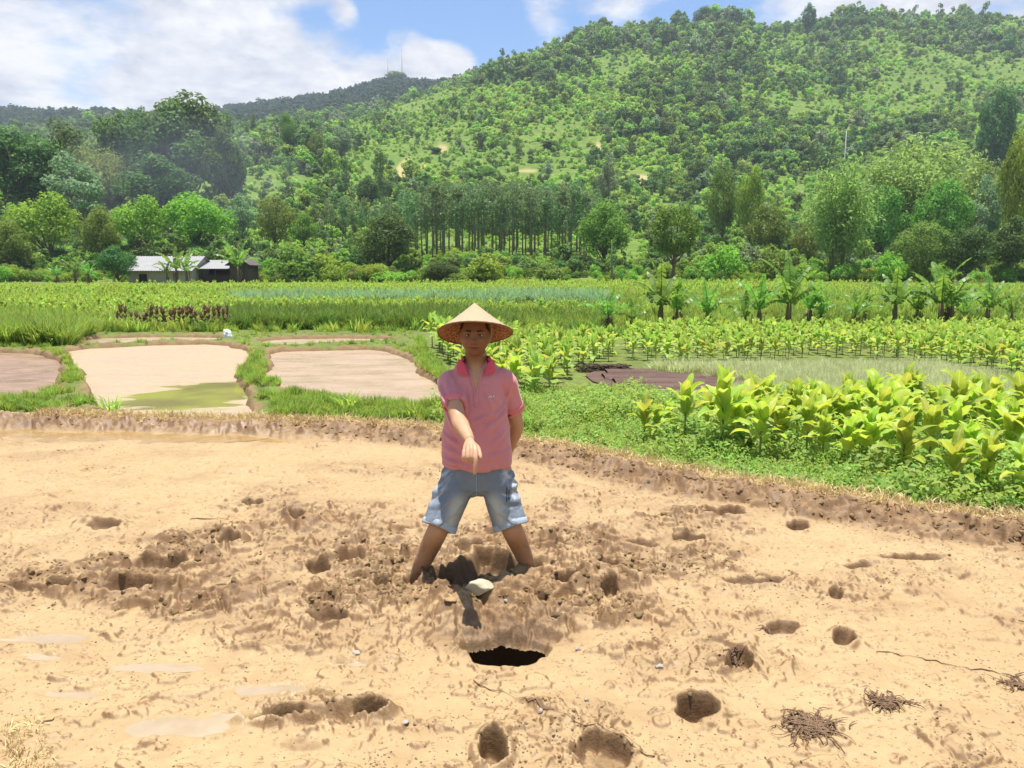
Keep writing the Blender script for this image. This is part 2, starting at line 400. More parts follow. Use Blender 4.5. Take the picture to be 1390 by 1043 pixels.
def mud(x, y):
    """micro relief, churned share, wet share for points near the camera"""
    px, py = proj(x, y, np.zeros_like(x))
    wx = fbm(x * 2.2, y * 2.2, 61, 3); wy = fbm(x * 2.2 + 9, y * 2.2, 62, 3)
    M = np.zeros(x.shape)
    for cx, cy, rx, ry in churn_el:
        rr = np.hypot((px - cx) / rx + wx * .4, (py - cy) / ry + wy * .45)
        M = np.maximum(M, ss(1.3, .6, rr))
    s = bank_s(x, y)
    patch = ss(.10, .45, fbm(x * 1.1, y * 1.6, 63, 3) + .12)
    M = np.clip(np.maximum(M * (.55 + .45 * ss(-.25, .15, fbm(x * 2.1, y * 2.1, 163, 3))), .40 * patch), 0, 1)
    q = .30; ux = x + q * .25 * fbm(x * 6, y * 6, 64, 3); uy = y + q * .25 * fbm(x * 6 + 3, y * 6, 65, 3)
    def clod(f, seed, thr):
        f1, f2, idc, _, _ = worley(ux * f, uy * f, seed)
        return np.sqrt(np.clip(1 - (f1 / .62) ** 2, 0, 1)) * np.where(idc > thr, .35 + .65 * idc, .12)
    def plate(f, seed, tilt):
        f1, f2, idc, ox, oy = worley(ux * f, uy * f, seed); a = idc * 43.7
        return np.clip((idc - .45) * 1.3 + (ox * np.cos(a) + oy * np.sin(a)) * tilt, -.5, 1.1) - .5 * ss(.10, .0, f2 - f1)
    c1 = np.clip(clod(6.5, 71, .45) * .4 + .6 * (billow(ux * 5, uy * 5, 171, 3) - .1), 0, 1.2); c2 = clod(14, 72, .4); c3 = clod(31, 73, .3)
    rd = ridged(ux * 4.2, uy * 4.2, 74, 3)
    bl = billow(ux * 3.6, uy * 3.6, 174, 5, .55) - .45
    lump = .085 * bl + .026 * plate(7.5, 175, 1.1) + .017 * plate(15, 176, 1.2) + .007 * plate(34, 177, 1.1) + .012 * c2 + .006 * c3 + .028 * rd
    fine = .0042 * fbm(x * 11, y * 11, 66, 3) + .0022 * ridged(ux * 24, uy * 24, 67, 2)
    crust = .010 * np.clip(clod(9, 75, .78) - .15, 0, 1) * ss(-.1, .3, fbm(x * .9, y * 1.3, 76, 2))
    und = .016 * fbm(x * .8, y * .8, 68, 2) + .01
    # small broken flakes of crust
    fl = ss(.30, .36, fbm(x * 5.2, y * 8.5, 77, 4)) * .011 + ss(.36, .40, fbm(x * 9 + 4, y * 15, 78, 3)) * .009
    h = und + fine + crust + fl + lump * M
    for cx, cy, rx, ry, d in mounds:
        rr = np.hypot((px - cx) / rx + wx * .3, (py - cy) / ry + wy * .3); h = h + d * ss(1.2, 0, rr)
    wet = np.zeros(x.shape)
    sub = lambda cx, cy, rx, ry, m: np.nonzero((np.abs(px - cx) < rx * m) & (np.abs(py - cy) < ry * m))
    for cx, cy, rx, ry in puddles_px:
        rr = np.hypot((px - cx) / rx + wx * .8, (py - cy) / ry + wy * .9)
        k = ss(1.35, .45, rr)
        h = h * (1 - k) + k * (PUD_Z - .005 - .006 * (1 - np.minimum(rr, 1)) + .009 * fbm(x * 8, y * 8, 79, 2)); M = M * (1 - k)
        wet = np.maximum(wet, ss(1.7, .9, rr))
    hole = np.zeros(x.shape); hole0 = np.full(x.shape, 9.0)
    for i, (cx, cy, rx, ry, d, rim) in enumerate(pits):
        w = sub(cx, cy, rx, ry, 4.2)
        if not len(w[0]): continue
        a = .6 if i else .16
        xw, yw, hw, Mw, Hw = x[w], y[w], h[w], M[w], hole[w]
        n1 = fbm(xw * 14, yw * 14, 81, 2); n2 = fbm(xw * 14, yw * 14 + 5, 82, 2)
        rr = np.hypot((px[w] - cx) / rx + wx[w] * a + (.26 if i else .16) * n1, (py[w] - cy) / ry + wy[w] * a + (.30 if i else .20) * n2)
        k = ss(1.08, .72, rr) if i else ss(1.12, .90, rr)
        if not i: hole0[w] = rr
        hw = hw * (1 - .75 * k) + rim * ss(1.9, 1.15, rr) * (1 - k) * (1 + n1) - d * k * (1 + .25 * n2) + k * .012 * c3[w] * (i > 0)
        if i:
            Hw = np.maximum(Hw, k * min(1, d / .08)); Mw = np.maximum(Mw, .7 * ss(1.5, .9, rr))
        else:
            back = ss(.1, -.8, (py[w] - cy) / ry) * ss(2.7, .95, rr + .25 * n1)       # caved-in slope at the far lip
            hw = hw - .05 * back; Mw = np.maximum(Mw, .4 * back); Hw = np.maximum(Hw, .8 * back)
        h[w] = hw; M[w] = Mw; hole[w] = Hw
    # the bank
    wsd = s + .05 * fbm(x * 3, y * 3, 85, 3)
    prof = np.where(wsd > 0, ss(.42, .08, wsd), ss(-.42, -.10, wsd))
    face = ss(.02, .10, wsd) * ss(.52, .26, wsd)
    h = np.where(wsd < 0, h * ss(-.1, 0, wsd), h)
    h = h + .10 * prof * (1 + .25 * fbm(x * 1.3, y * 1.3, 86, 2)) + face * (.05 * c1 + .026 * c2 + .012 * c3 + .035 * rd - .03)
    h = h + .02 * prof * c2 * (1 - face)
    mud.hole0 = hole0
    return h, M, wet, face, np.clip(prof * (1 - face), 0, 1), hole

# ---------------- polar sheet
az_in = np.linspace(-R(43), R(43), 1080)
az = np.concatenate([np.linspace(-R(180), -R(60), 14)[:-1], np.linspace(-R(60), -R(43), 30)[:-1], az_in, np.linspace(R(43), R(60), 30)[1:], np.linspace(R(60), R(180), 14)[1:]])
rr_ = np.concatenate([[.25, .6, .9], np.exp(np.linspace(math.log(1.25), math.log(9.2), 760)), np.exp(np.linspace(math.log(9.24), math.log(24), 230)),
                      np.exp(np.linspace(math.log(24.3), math.log(1500), 330))])
NA, NR = len(az), len(rr_)
# radius measured along +Y inside the fan so that rows run straight across the view
AZ, RR = np.meshgrid(az, rr_)
GX = RR * np.sin(AZ); GY = RR * np.cos(AZ)
GZ = zbase(GX, GY)
near = (np.hypot(GX, GY) < 13) & (np.abs(GX) < 12)
at_M = np.zeros(GX.shape); at_wet = at_M.copy(); at_face = at_M.copy(); at_crest = at_M.copy(); at_hole = at_M.copy(); at_soil = at_M.copy(); at_bare = at_M.copy()
idx = np.nonzero(near)
h, M, wet, face, crest, hole = mud(GX[idx], GY[idx])
s = bank_s(GX[idx], GY[idx])
kin = ss(-.40, -.02, s)              # 1 in the mud, 0 in the field beyond
GZ[idx] = GZ[idx] * (1 - kin) + h * kin
at_open = np.full(GX.shape, 9.0); at_open[idx] = mud.hole0; at_M[idx] = M; at_wet[idx] = wet; at_face[idx] = face; at_crest[idx] = crest; at_hole[idx] = hole
# ponds and their dikes
mid = (GY > 7.5) & (GY < 40) & (np.abs(GX) < 26)
idx = np.nonzero(mid); x = GX[idx]; y = GY[idx]
dmin = np.full(x.shape, 9.0)
for k, P in ponds.items(): dmin = np.minimum(dmin, sdist(P, x + .12 * fbm(x * 1.5, y * 1.5, 91, 3), y + .12 * fbm(x * 1.5 + 7, y * 1.5, 92, 3)))
kdike = ss(1.3, .25, dmin) * ss(.0, -.5, bank_s(x, y))
crum = .05 * fbm(x * 5, y * 5, 93, 3) + .03 * ridged(x * 9, y * 9, 94, 2)
z = GZ[idx]
z = z * (1 - kdike) + kdike * (.115 + crum * .9 - .07 * ss(-1.3, -.5, bank_s(x, y)) * ss(-5.2, -4.6, x) * ss(-2.4, -3.2, x))
z = z * (1 - ss(.08, -.08, dmin)) + (-.12) * ss(.08, -.08, dmin)
GZ[idx] = z
at_soil[idx] = ss(.22, .06, dmin + .16 * fbm(x * 2.2, y * 2.2, 95, 3))
# bare strips on the hill
def blob(px, py, rx, ry, X, Y, Z):
    qx, qy = proj(X, Y, Z); return ss(1.2, .7, np.hypot((qx - px) / rx, (qy - py) / ry))
far = (GY > 90); idx = np.nonzero(far)
X, Y, Z = GX[idx], GY[idx], GZ[idx]
qx, qy = proj(X, Y, Z)
b = np.zeros(X.shape)
for cx, cy, rx, ry, sl in [(545, 232, 9, 17, -.55), (600, 202, 8, 6, 0), (812, 202, 4, 10, 0), (716, 232, 14, 3, 0), (575, 226, 6, 3, 0), (868, 245, 20, 8, 0)]:
    b = np.maximum(b, ss(1.25, .7, np.hypot((qx - cx + sl * (qy - cy) * -1) / rx, (qy - cy) / ry)))
at_bare[idx] = b
nr = int(np.searchsorted(rr_, 9.2)); Gs = GZ[:nr].copy()
for _ in range(1):
    Gs[1:-1] = .25 * Gs[:-2] + .5 * Gs[1:-1] + .25 * Gs[2:]; Gs[:, 1:-1] = .25 * Gs[:, :-2] + .5 * Gs[:, 1:-1] + .25 * Gs[:, 2:]
GZ[:nr] = Gs
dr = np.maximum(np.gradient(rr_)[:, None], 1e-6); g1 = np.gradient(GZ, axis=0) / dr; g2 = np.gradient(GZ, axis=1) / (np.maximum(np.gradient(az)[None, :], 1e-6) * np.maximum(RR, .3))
at_fresh = ss(.28, .75, np.hypot(g1, g2)) * near * (bank_s(GX, GY) > -.3)  # mask for darker brown on steep slopes of the mud
Vg = np.stack([GX, GY, GZ], axis=-1).reshape(-1, 3)
ii, jj = np.meshgrid(np.arange(NR - 1), np.arange(NA - 1), indexing='ij')
Q = np.stack([ii * NA + jj, ii * NA + jj + 1, (ii + 1) * NA + jj + 1, (ii + 1) * NA + jj], axis=-1).reshape(-1, 4)
Q = Q[:, ::-1]
cx = Vg[Q].mean(axis=1)
zone = np.where(np.maximum(cx[:, 1], .6 * np.hypot(cx[:, 0], cx[:, 1])) > 86, 2, np.where(bank_s(cx[:, 0], cx[:, 1]) > -.12, 0, 1))
def sheet(name, k, mat, attrs):
    q = Q[(zone == k) & (at_open.ravel()[Q].max(axis=1) > .93)]; used, inv = np.unique(q.ravel(), return_inverse=True)
    me = mesh_np(name, Vg[used], [inv.reshape(-1, 4)], mat, {a: v.ravel()[used] for a, v in attrs.items()})
    return link(name, me, kind='structure')

# ---------------- ground materials
t = NT('mud')
n1 = t.noise(1.1, 5, .6); n2 = t.noise(14, 6, .65); n3 = t.noise(70, 4, .6); n4 = t.noise(3.5, 4, .6)
dry = t.mix(t.maprange(n1, .3, .7), (.358, .243, .116), (.405, .286, .143))
dry = t.mix(t.maprange(n2, .35, .75), t.mix(.0, dry, dry), t.mix(.45, dry, (.285, .180, .085)))
dry = t.mix(t.maprange(t.noise(2.1, 6, .66), .50, .66, 0, .42), dry, (.235, .150, .066))
spk = t.maprange(t.noise(38, 4, .75), .575, .635)
dry = t.mix(t.math('MULTIPLY', spk, .7), dry, (.135, .08, .04))
brown = t.mix(t.maprange(n2, .3, .7), (.135, .072, .029), (.25, .148, .066))
fac = t.math('MULTIPLY', t.attr('churn'), t.maprange(t.noise(6.0, 5, .7), .40, .56), clamp=True)
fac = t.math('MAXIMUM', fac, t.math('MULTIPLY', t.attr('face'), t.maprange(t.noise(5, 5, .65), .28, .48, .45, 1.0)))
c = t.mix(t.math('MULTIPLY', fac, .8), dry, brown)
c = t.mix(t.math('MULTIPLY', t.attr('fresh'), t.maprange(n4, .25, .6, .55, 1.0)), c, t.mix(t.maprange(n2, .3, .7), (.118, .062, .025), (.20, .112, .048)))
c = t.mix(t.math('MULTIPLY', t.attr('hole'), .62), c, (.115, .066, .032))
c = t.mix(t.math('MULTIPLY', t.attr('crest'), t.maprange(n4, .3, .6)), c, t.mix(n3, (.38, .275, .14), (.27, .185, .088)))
wetc = t.mix(t.maprange(n1, .35, .65), (.31, .205, .09), (.36, .25, .125))
c = t.mix(t.math('MULTIPLY', t.attr('wet'), t.math('SUBTRACT', 1.0, t.attr('face'), True)), c, wetc)
hb = t.math('ADD', t.math('MULTIPLY', n2, .7), t.math('MULTIPLY', n3, .3))
nb = t.bump(t.noise(160, 3, .6), .35, .004, t.bump(hb, .55, .02))
rough = t.math('MULTIPLY', t.maprange(n4, .3, .7, .50, .85), t.maprange(t.attr('wet'), 0, 1, 1, .6))
MAT_MUD = t.done(t.bsdf(c, rough, nb, .4))

t = NT('field_soil')
n1 = t.noise(.35, 5, .6); n2 = t.noise(6, 5, .6); n3 = t.noise(30, 4, .6)
g = t.mix(t.maprange(n1, .35, .65), (.11, .17, .034), (.16, .22, .045))
g = t.mix(t.maprange(n2, .35, .7), g, (.11, .10, .04))
so = t.mix(n2, (.27, .185, .10), (.17, .11, .056))
c = t.mix(t.attr('soil'), g, so)
MAT_FIELD = t.done(t.bsdf(c, .9, t.bump(t.math('ADD', n2, n3), .6, .03), .15))

t = NT('hill_ground')
n1 = t.noise(.018, 5, .6); n2 = t.noise(.35, 6, .65)
g = t.mix(t.maprange(n1, .35, .65), (.13, .205, .034), (.19, .255, .05))
g = t.mix(t.maprange(n2, .35, .65), g, (.085, .145, .028))
c = t.mix(t.attr('bare'), g, t.mix(n2, (.42, .34, .17), (.30, .27, .10)))
MAT_HILL = t.done(t.bsdf(c, .9, t.bump(n2, .8, 1.2), .1))

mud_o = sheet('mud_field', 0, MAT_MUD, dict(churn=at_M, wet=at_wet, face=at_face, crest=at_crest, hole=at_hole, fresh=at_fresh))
fld_o = sheet('field_ground', 1, MAT_FIELD, dict(soil=at_soil))
hil_o = sheet('hills', 2, MAT_HILL, dict(bare=at_bare))

# quick bilinear look-up of the finished ground
def gz(x, y):
    x = np.atleast_1d(np.asarray(x, dtype=float)); y = np.atleast_1d(np.asarray(y, dtype=float))
    a = np.arctan2(x, y); r = np.hypot(x, y)
    ja = np.interp(a, az, np.arange(NA)); ir = np.interp(r, rr_, np.arange(NR))
    j = np.clip(ja.astype(int), 0, NA - 2); i = np.clip(ir.astype(int), 0, NR - 2); fj = ja - j; fi = ir - i
    return (GZ[i, j] * (1 - fi) + GZ[i + 1, j] * fi) * (1 - fj) + (GZ[i, j + 1] * (1 - fi) + GZ[i + 1, j + 1] * fi) * fj
def gz1(x, y): return float(gz(x, y)[0])

# the hole is a cavity wider below than at its lip
def cavity():
    V = []; n = 72; lev = [(1.42, 0), (1.52, -.13), (1.65, -.22), (1.75, -.30), (1.7, -.46), (1.3, -.60), (.7, -.66), (.05, -.68)]
    for i, (s_, z_) in enumerate(lev):
        for k in range(n):
            a = 2 * math.pi * k / n; p = gp(684 + 55 * s_ * math.cos(a), 882 - 22 * s_ * math.sin(a), 0)
            if i == 0: V.append((p.x, p.y, gz1(p.x, p.y) - .018)); continue
            q = .02 * float(fbm(np.array([p.x * 14 + 20 * z_]), np.array([p.y * 14 + 13 * z_]), 185, 3)[0])
            V.append((p.x + q, p.y + q, z_ + q * .6))
    F = [(i * n + k, (i + 1) * n + k, (i + 1) * n + (k + 1) % n, i * n + (k + 1) % n) for i in range(len(lev) - 1) for k in range(n)]
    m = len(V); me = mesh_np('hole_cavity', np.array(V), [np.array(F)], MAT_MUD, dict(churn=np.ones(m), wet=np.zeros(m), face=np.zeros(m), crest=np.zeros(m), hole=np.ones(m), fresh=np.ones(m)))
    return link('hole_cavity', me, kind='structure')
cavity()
# ---------------- water
def flat_sheet(name, poly, z, mat):
    P = [Vector((p[0], p[1], z)) for p in poly]; bm = bmesh.new()
    f = bm.faces.new([bm.verts.new(p) for p in P]); f.normal_update()
    if f.normal.z < 0: f.normal_flip()
    me = bpy.data.meshes.new(name); bm.to_mesh(me); bm.free(); me.materials.append(mat)
    return link(name, me, kind='structure')
def grow(P, k): c = P.mean(axis=0); d = P - c; return c + d * (1 + k / np.linalg.norm(d, axis=1, keepdims=True))
def pond_mat(name, c1, c2, clear=None, streak=None):
    t = NT(name)
    mp = t.n('ShaderNodeMapping'); mp.inputs['Scale'].default_value = (.5, 1.0, 1); t.l(t.pos(), mp.inputs[0]); v = mp.outputs[0]
    n = t.noise(.9, 5, .6, v); n2 = t.noise(9, 5, .65); 
    c = t.mix(t.maprange(n, .35, .65), c1, c2)
    c = t.mix(t.maprange(n2, .45, .8), c, tuple(q * .72 for q in c1))
    mp0 = t.n('ShaderNodeMapping'); mp0.inputs['Scale'].default_value = (.35, 2.2, 1); t.l(t.pos(), mp0.inputs[0])
    c = t.mix(t.maprange(t.noise(2.0, 6, .65, mp0.outputs[0]), .50, .66, 0, .55), c, tuple(q * w for q, w in zip(c1, (.72, .74, .78))))
    if streak:
        mp2 = t.n('ShaderNodeMapping'); mp2.inputs['Scale'].default_value = (.7, 5, 1); t.l(t.pos(), mp2.inputs[0])
        c = t.mix(t.maprange(t.noise(3.2, 5, .65, mp2.outputs[0]), .45, .62), c, streak)
    rough = t.maprange(t.noise(1.6, 4, .6, v), .35, .65, .20, .46)
    if clear:                        # clear deeper water, the hillside's green reflection painted into its colour
        cx, cy, rx, ry = clear
        sx = t.n('ShaderNodeSeparateXYZ'); t.l(t.pos(), sx.inputs[0])
        dx = t.math('DIVIDE', t.math('SUBTRACT', sx.outputs[0], cx), rx); dy = t.math('DIVIDE', t.math('SUBTRACT', sx.outputs[1], cy), ry)
        d = t.math('SQRT', t.math('ADD', t.math('MULTIPLY', dx, dx), t.math('MULTIPLY', dy, dy)))
        mp3 = t.n('ShaderNodeMapping'); mp3.inputs['Scale'].default_value = (.6, 1.6, 1); t.l(t.pos(), mp3.inputs[0])
        d = t.math('ADD', d, t.maprange(t.noise(1.3, 5, .6, mp3.outputs[0]), .2, .8, -.55, .55))
        k = t.maprange(d, .95, .80)
        c = t.mix(k, c, t.mix(t.maprange(t.noise(.8, 3), .4, .6), (.20, .17, .055), (.30, .30, .06)))
        rough = t.maprange(k, 0, 1, .5, .10)
    return t.done(t.bsdf(c, rough, t.bump(n2, .16, .006), .5))
pm = gp(255, 540, POND_Z); pw = gp(330, 540, POND_Z).x - gp(200, 540, POND_Z).x
mats_p = {'seed': pond_mat('seed_mud', (0.336, 0.224, 0.136), (0.288, 0.176, 0.120), None, (0.160, 0.076, 0.052)),
          'main': pond_mat('pond_main', (0.400, 0.288, 0.172), (0.376, 0.276, 0.180), (pm.x, pm.y, pw * .75, 1.5)),
          'right': pond_mat('pond_right', (0.400, 0.280, 0.180), (0.368, 0.264, 0.172), None),
          'backl': pond_mat('pond_back', (0.376, 0.288, 0.176), (0.352, 0.264, 0.168), None), 'backr': None}
mats_p['backr'] = mats_p['backl']
for k, P in ponds.items(): flat_sheet('pond_water' if k != 'seed' else 'seedbed_water', grow(P, .22), POND_Z, mats_p[k])
t = NT('puddle_water'); n = t.noise(5, 4, .6)
MAT_PUD = t.done(t.bsdf(t.mix(t.maprange(n, .35, .65), (.25, .15, .045), (.33, .215, .085)), .16, t.bump(t.noise(16, 3), .05, .004), .5))
t = NT('pale_puddle'); n = t.noise(5, 4, .6)
MAT_PUD2 = t.done(t.bsdf(t.mix(t.maprange(n, .35, .65), (.30, .225, .135), (.36, .28, .18)), .10, t.bump(t.noise(16, 3), .04, .004), .6))
for k_, (cx_, cy_, rx_, ry_) in enumerate(puddles_px):
    P = np.array([gp(cx_ + rx_ * 1.3 * math.cos(a), cy_ + ry_ * 1.35 * math.sin(a), PUD_Z)[:2] for a in np.linspace(0, 2 * math.pi, 28)[:-1]])
    PUD_N = flat_sheet('puddle_water', P, PUD_Z + .0006 * (k_ % 5), MAT_PUD if cy_ < 700 else MAT_PUD2)
# ================================================================== PLANT PROTOTYPES
F_BRIGHT = foliage('leaf_bright', (.155, .265, .034), .42)
F_MID = foliage('leaf_mid', (.105, .195, .032), .4)
F_DARK = foliage('leaf_dark', (.064, .125, .030), .35)
F_OLIVE = foliage('leaf_olive', (.125, .175, .036), .4)
F_GREY = foliage('leaf_grey', (.150, .210, .105), .35)
F_BAMBOO = foliage('leaf_bamboo', (.185, .275, .075), .45)
F_GROVE = foliage('leaf_grove', (.115, .185, .070), .35)
F_GRASS = foliage('leaf_grass', (.205, .285, .052), .45, .3, .03)
F_GRASSD = foliage('leaf_grass_dark', (.105, .170, .032), .4, .3, .03)
F_SAGE = foliage('leaf_sage', (.36, .39, .205), .45, .25, .02)
F_WEED = foliage('leaf_weed', (.205, .300, .066), .45, .4, .03, yellow=((.30, .40, .18), .9))
F_STRAW = foliage('leaf_straw', (.40, .32, .16), .2, .3, .02)
F_CORN = foliage('leaf_corn', (.150, .245, .110), .4, .25, .02)
F_YELLOW = foliage('leaf_yellow', (.225, .315, .055), .35, .3, .02)
F_BROWN = foliage('leaf_brown', (.115, .078, .040), .15, .35, .02)
F_HB = foliage('leaf_scrub_light', (.25, .38, .07), .45, .3, .022)
F_HM = foliage('leaf_scrub', (.18, .295, .055), .42, .3, .022)
F_HD = foliage('leaf_scrub_dark', (.095, .165, .042), .38, .3, .03)
F_HG = foliage('leaf_scrub_grey', (.19, .25, .125), .4, .3, .03)
F_FAR = foliage('leaf_far_woods', (.050, .088, .050), .3, .3, .02)  # blue of the distant haze painted into the leaf colour
F_PINK = foliage('petal_pink', (.42, .20, .19), .2, .4, .02)
F_BANANA = foliage('leaf_banana', (.115, .225, .040), .42, .3, .025, .42, .35)
BARK = plain('bark', (.14, .105, .075), .9, 6, .4, .6, .03)
BARK_PALE = plain('bark_pale', (.20, .18, .145), .9, 6, .3, .5, .03)
CULM = plain('culm', (.18, .20, .06), .6, 4, .3, .1)
STALK = plain('stalk', (.17, .22, .06), .7, 30, .25, .2, .002)
BSTEM = plain('banana_stem', (.13, .10, .05), .8, 9, .45, .4, .01)

def tobacco_leaf_mat(ca=(.27, .44, .045), cb=(.52, .64, .09)):
    t = NT('tobacco_leaf')
    isl = t.island(); o = t.orand()
    base = t.mix(t.maprange(isl, 0, 1), ca, cb)
    base = t.mix(t.maprange(isl, .88, 1.0), base, (.60, .52, .07))
    base = t.hsv(base, t.maprange(o, 0, 1, .485, .515), 1.0, t.maprange(o, 0, 1, .82, 1.18))
    n = t.noise(22, 4, .6, t.obj())
    base = t.mix(t.maprange(n, .45, .75), base, t.mix(.5, base, (.50, .54, .12)))
    rib = t.attr('rib')
    base = t.mix(t.maprange(rib, .86, .97), base, (.55, .60, .24))
    ve = t.n('ShaderNodeTexWave'); ve.inputs['Scale'].default_value = 1; ve.wave_type = 'BANDS'
    nb = t.bump(t.math('ADD', t.math('MULTIPLY', n, .6), t.math('MULTIPLY', t.attr('vein'), .5)), .7, .012)
    b = t.bsdf(base, .42, nb, .35)
    tr = t.n('ShaderNodeBsdfTranslucent'); t.l(t.hsv(base, .49, 1.05, 1.15), tr.inputs[0])
    mx = t.n('ShaderNodeMixShader'); mx.inputs[0].default_value = .5; t.l(b, mx.inputs[1]); t.l(tr.outputs[0], mx.inputs[2])
    return t.done(mx.outputs[0])
M_TOB = tobacco_leaf_mat(); M_TOBF = tobacco_leaf_mat((.20, .37, .05), (.38, .53, .085))

def bladed(mb, base, az_, el0, L, W, bend, r, nu=8, nv=5, fold=.35, wav=.12, twist=0., shape=.55, rib=None, vein=None):
    """one broad leaf: starts at base towards azimuth az_, elevation el0, bends down by bend over its length"""
    p = np.array(base, dtype=float); el = el0; V = []
    ph = r.uniform(0, 6.28); kk = r.uniform(1.5, 3)
    for i in range(nu + 1):
        u = i / nu
        d = np.array([math.cos(az_) * math.cos(el), math.sin(az_) * math.cos(el), math.sin(el)])
        side = np.array([-math.sin(az_), math.cos(az_), 0])
        up = np.cross(d, side) * -1
        up = np.cross(side, d); up = -up if up[2] < 0 and el < 1.4 else up
        tw = twist * u; s2 = side * math.cos(tw) + up * math.sin(tw); u2 = up * math.cos(tw) - side * math.sin(tw)
        w = W * .5 * (math.sin(math.pi * min(1, max(0, u) ** shape * .97 + .012)) ** .62)
        for j in range(nv):
            v = (j / (nv - 1)) * 2 - 1
            wv = wav * w * math.sin(kk * u * 6 + ph + (v > 0) * 1.7) * v * v
            V.append(p + s2 * (w * v) + u2 * (abs(v) * w * fold + wv))
            if rib is not None: rib.append(1 - abs(v)); vein.append(.5 + .5 * math.sin((u * 9 - abs(v) * 2.2) * 6.283))
        p = p + d * (L / nu); el -= bend * (u * 1.4 + .3) / nu
    F = [(i * nv + j, i * nv + j + 1, (i + 1) * nv + j + 1, (i + 1) * nv + j) for i in range(nu) for j in range(nv - 1)]
    mb.add(V, None, F)

def tobacco(seed, detail=1, H=1.0, full=1.0, extra=()):
    """stem and leaf meshes of a plant of height about H"""
    r = random.Random(seed)
    st = MB(); lean = (r.uniform(-.05, .05), r.uniform(-.05, .05))
    hs = H * .72
    axis = lambda z: np.array([lean[0] * (z / H) ** 1.5, lean[1] * (z / H) ** 1.5, z])
    st.tube([axis(hs * k / 5) for k in range(6)], [.016, .015, .014, .013, .011, .008], 7 if detail else 4)
    lf = MB(); rib, vein = [], []
    n = int((12 if detail else 9) * full); a = r.uniform(0, 6.28)
    nu, nv = (9, 5) if detail else (4, 3)
    for k in range(n):
        f = k / (n - 1); a += 2.4 + r.uniform(-.3, .3)
        z = hs * ((.54 if detail else .44) + (.46 if detail else .56) * f ** .8)
        up = f ** .7
        el = R((34 if detail else 24) + (48 if detail else 54) * up) + r.uniform(-.25, .25); L = H * ((.455 if detail else .44) - .10 * f) * r.uniform(.8, 1.15); W = L * (r.uniform(.34, .46) if detail else r.uniform(.42, .55))
        bend = ((1.75 if detail else 2.3) - (.85 if detail else 1.25) * up) * r.uniform(.6, 1.3)
        if detail and r.random() < .15: bend += 1.1
        bladed(lf, axis(z), a, el, L, W, bend, r, nu, nv, r.uniform(.15, .5), r.uniform(.1, .35), r.uniform(-.5, .5), .62, rib, vein)
    if detail:                        # stubs where ripe leaves were picked
        for k in range(5):
            z = hs * r.uniform(.08, .38); q = r.uniform(0, 6.28); b = axis(z)
            st.tube([b, b + np.array([.03 * math.cos(q), .03 * math.sin(q), .008])], [.005, .003], 5)
    name = 'tob%d' % seed
    return st.mesh('stem', STALK), lf.mesh('leaves', M_TOB if detail else M_TOBF, True, dict(rib=rib, vein=vein))

def grass_tuft(seed, mat, n=34, h=.3, spread=.08, w=.008, curve=.5, hvar=.4):
    curve = min(1.7, curve * 1.8)
    r = np.random.default_rng(seed); mb = MB()
    for k in range(n):
        a = r.uniform(0, 6.283); q = r.uniform(0, 1) ** .5 * spread; b = np.array([q * math.cos(a), q * math.sin(a), -.02])
        hh = h * r.uniform(1 - hvar, 1 + hvar); a2 = a + r.normal(0, .7); cv = curve * r.uniform(.3, 1.3)
        d = np.array([math.cos(a2), math.sin(a2), 0]); s = np.array([-math.sin(a2), math.cos(a2), 0]) * w * r.uniform(.7, 1.3)
        p1 = b + d * hh * .18 * cv + np.array([0, 0, hh * .5]); p2 = b + d * hh * .6 * cv + np.array([0, 0, hh * (1 - .25 * cv)])
        mb.add([b - s, b + s, p1 + s * .8, p1 - s * .8, p2], [(3, 2, 4)], [(0, 1, 2, 3)])
    return mb.mesh('grass', mat)
def weed_sprig(seed, mat, h=.22, n=30, leaf=.035):
    r = np.random.default_rng(seed); mb = MB(); P = []; Nn = []
    for s in range(4):
        a = r.uniform(0, 6.283); t = r.uniform(.1, .45)
        for k in range(n // 4):
            f = r.uniform(.15, 1); q = h * f
            P.append([math.cos(a) * t * q + r.normal(0, .028), math.sin(a) * t * q + r.normal(0, .028), q * r.uniform(.85, 1.05)])
            Nn.append([r.normal(0, .5), r.normal(0, .5), 1])
    mb.leaves(np.array(P), np.array(Nn), r.uniform(.7, 1.4, len(P)) * leaf, r.uniform(.4, .75, len(P)) * leaf, .3, r=r)
    return mb.mesh('weed', mat)
def crown_leaves(mb, C, Rb, per, size, r, up=.25, jit=.75, low=-.55, asp=.62, flat=1.0):
    for c, b in zip(C, Rb):
        n = max(6, int(per * (b / np.mean(Rb)) ** 2))
        d = r.normal(size=(n * 2, 3)); d /= np.linalg.norm(d, axis=1, keepdims=True)
        d = d[d[:, 2] > low][:n]; n = len(d)
        P = np.array(c) + d * b * r.uniform(.55, 1.12, n)[:, None] ** .7 * np.array([1, 1, flat])
        Nn = d + r.normal(0, jit, (n, 3)) * .6 + np.array([0, 0, up])
        s = size * r.uniform(.6, 1.35, n)
        mb.leaves(P, Nn, s, s * asp, .2, r=r)
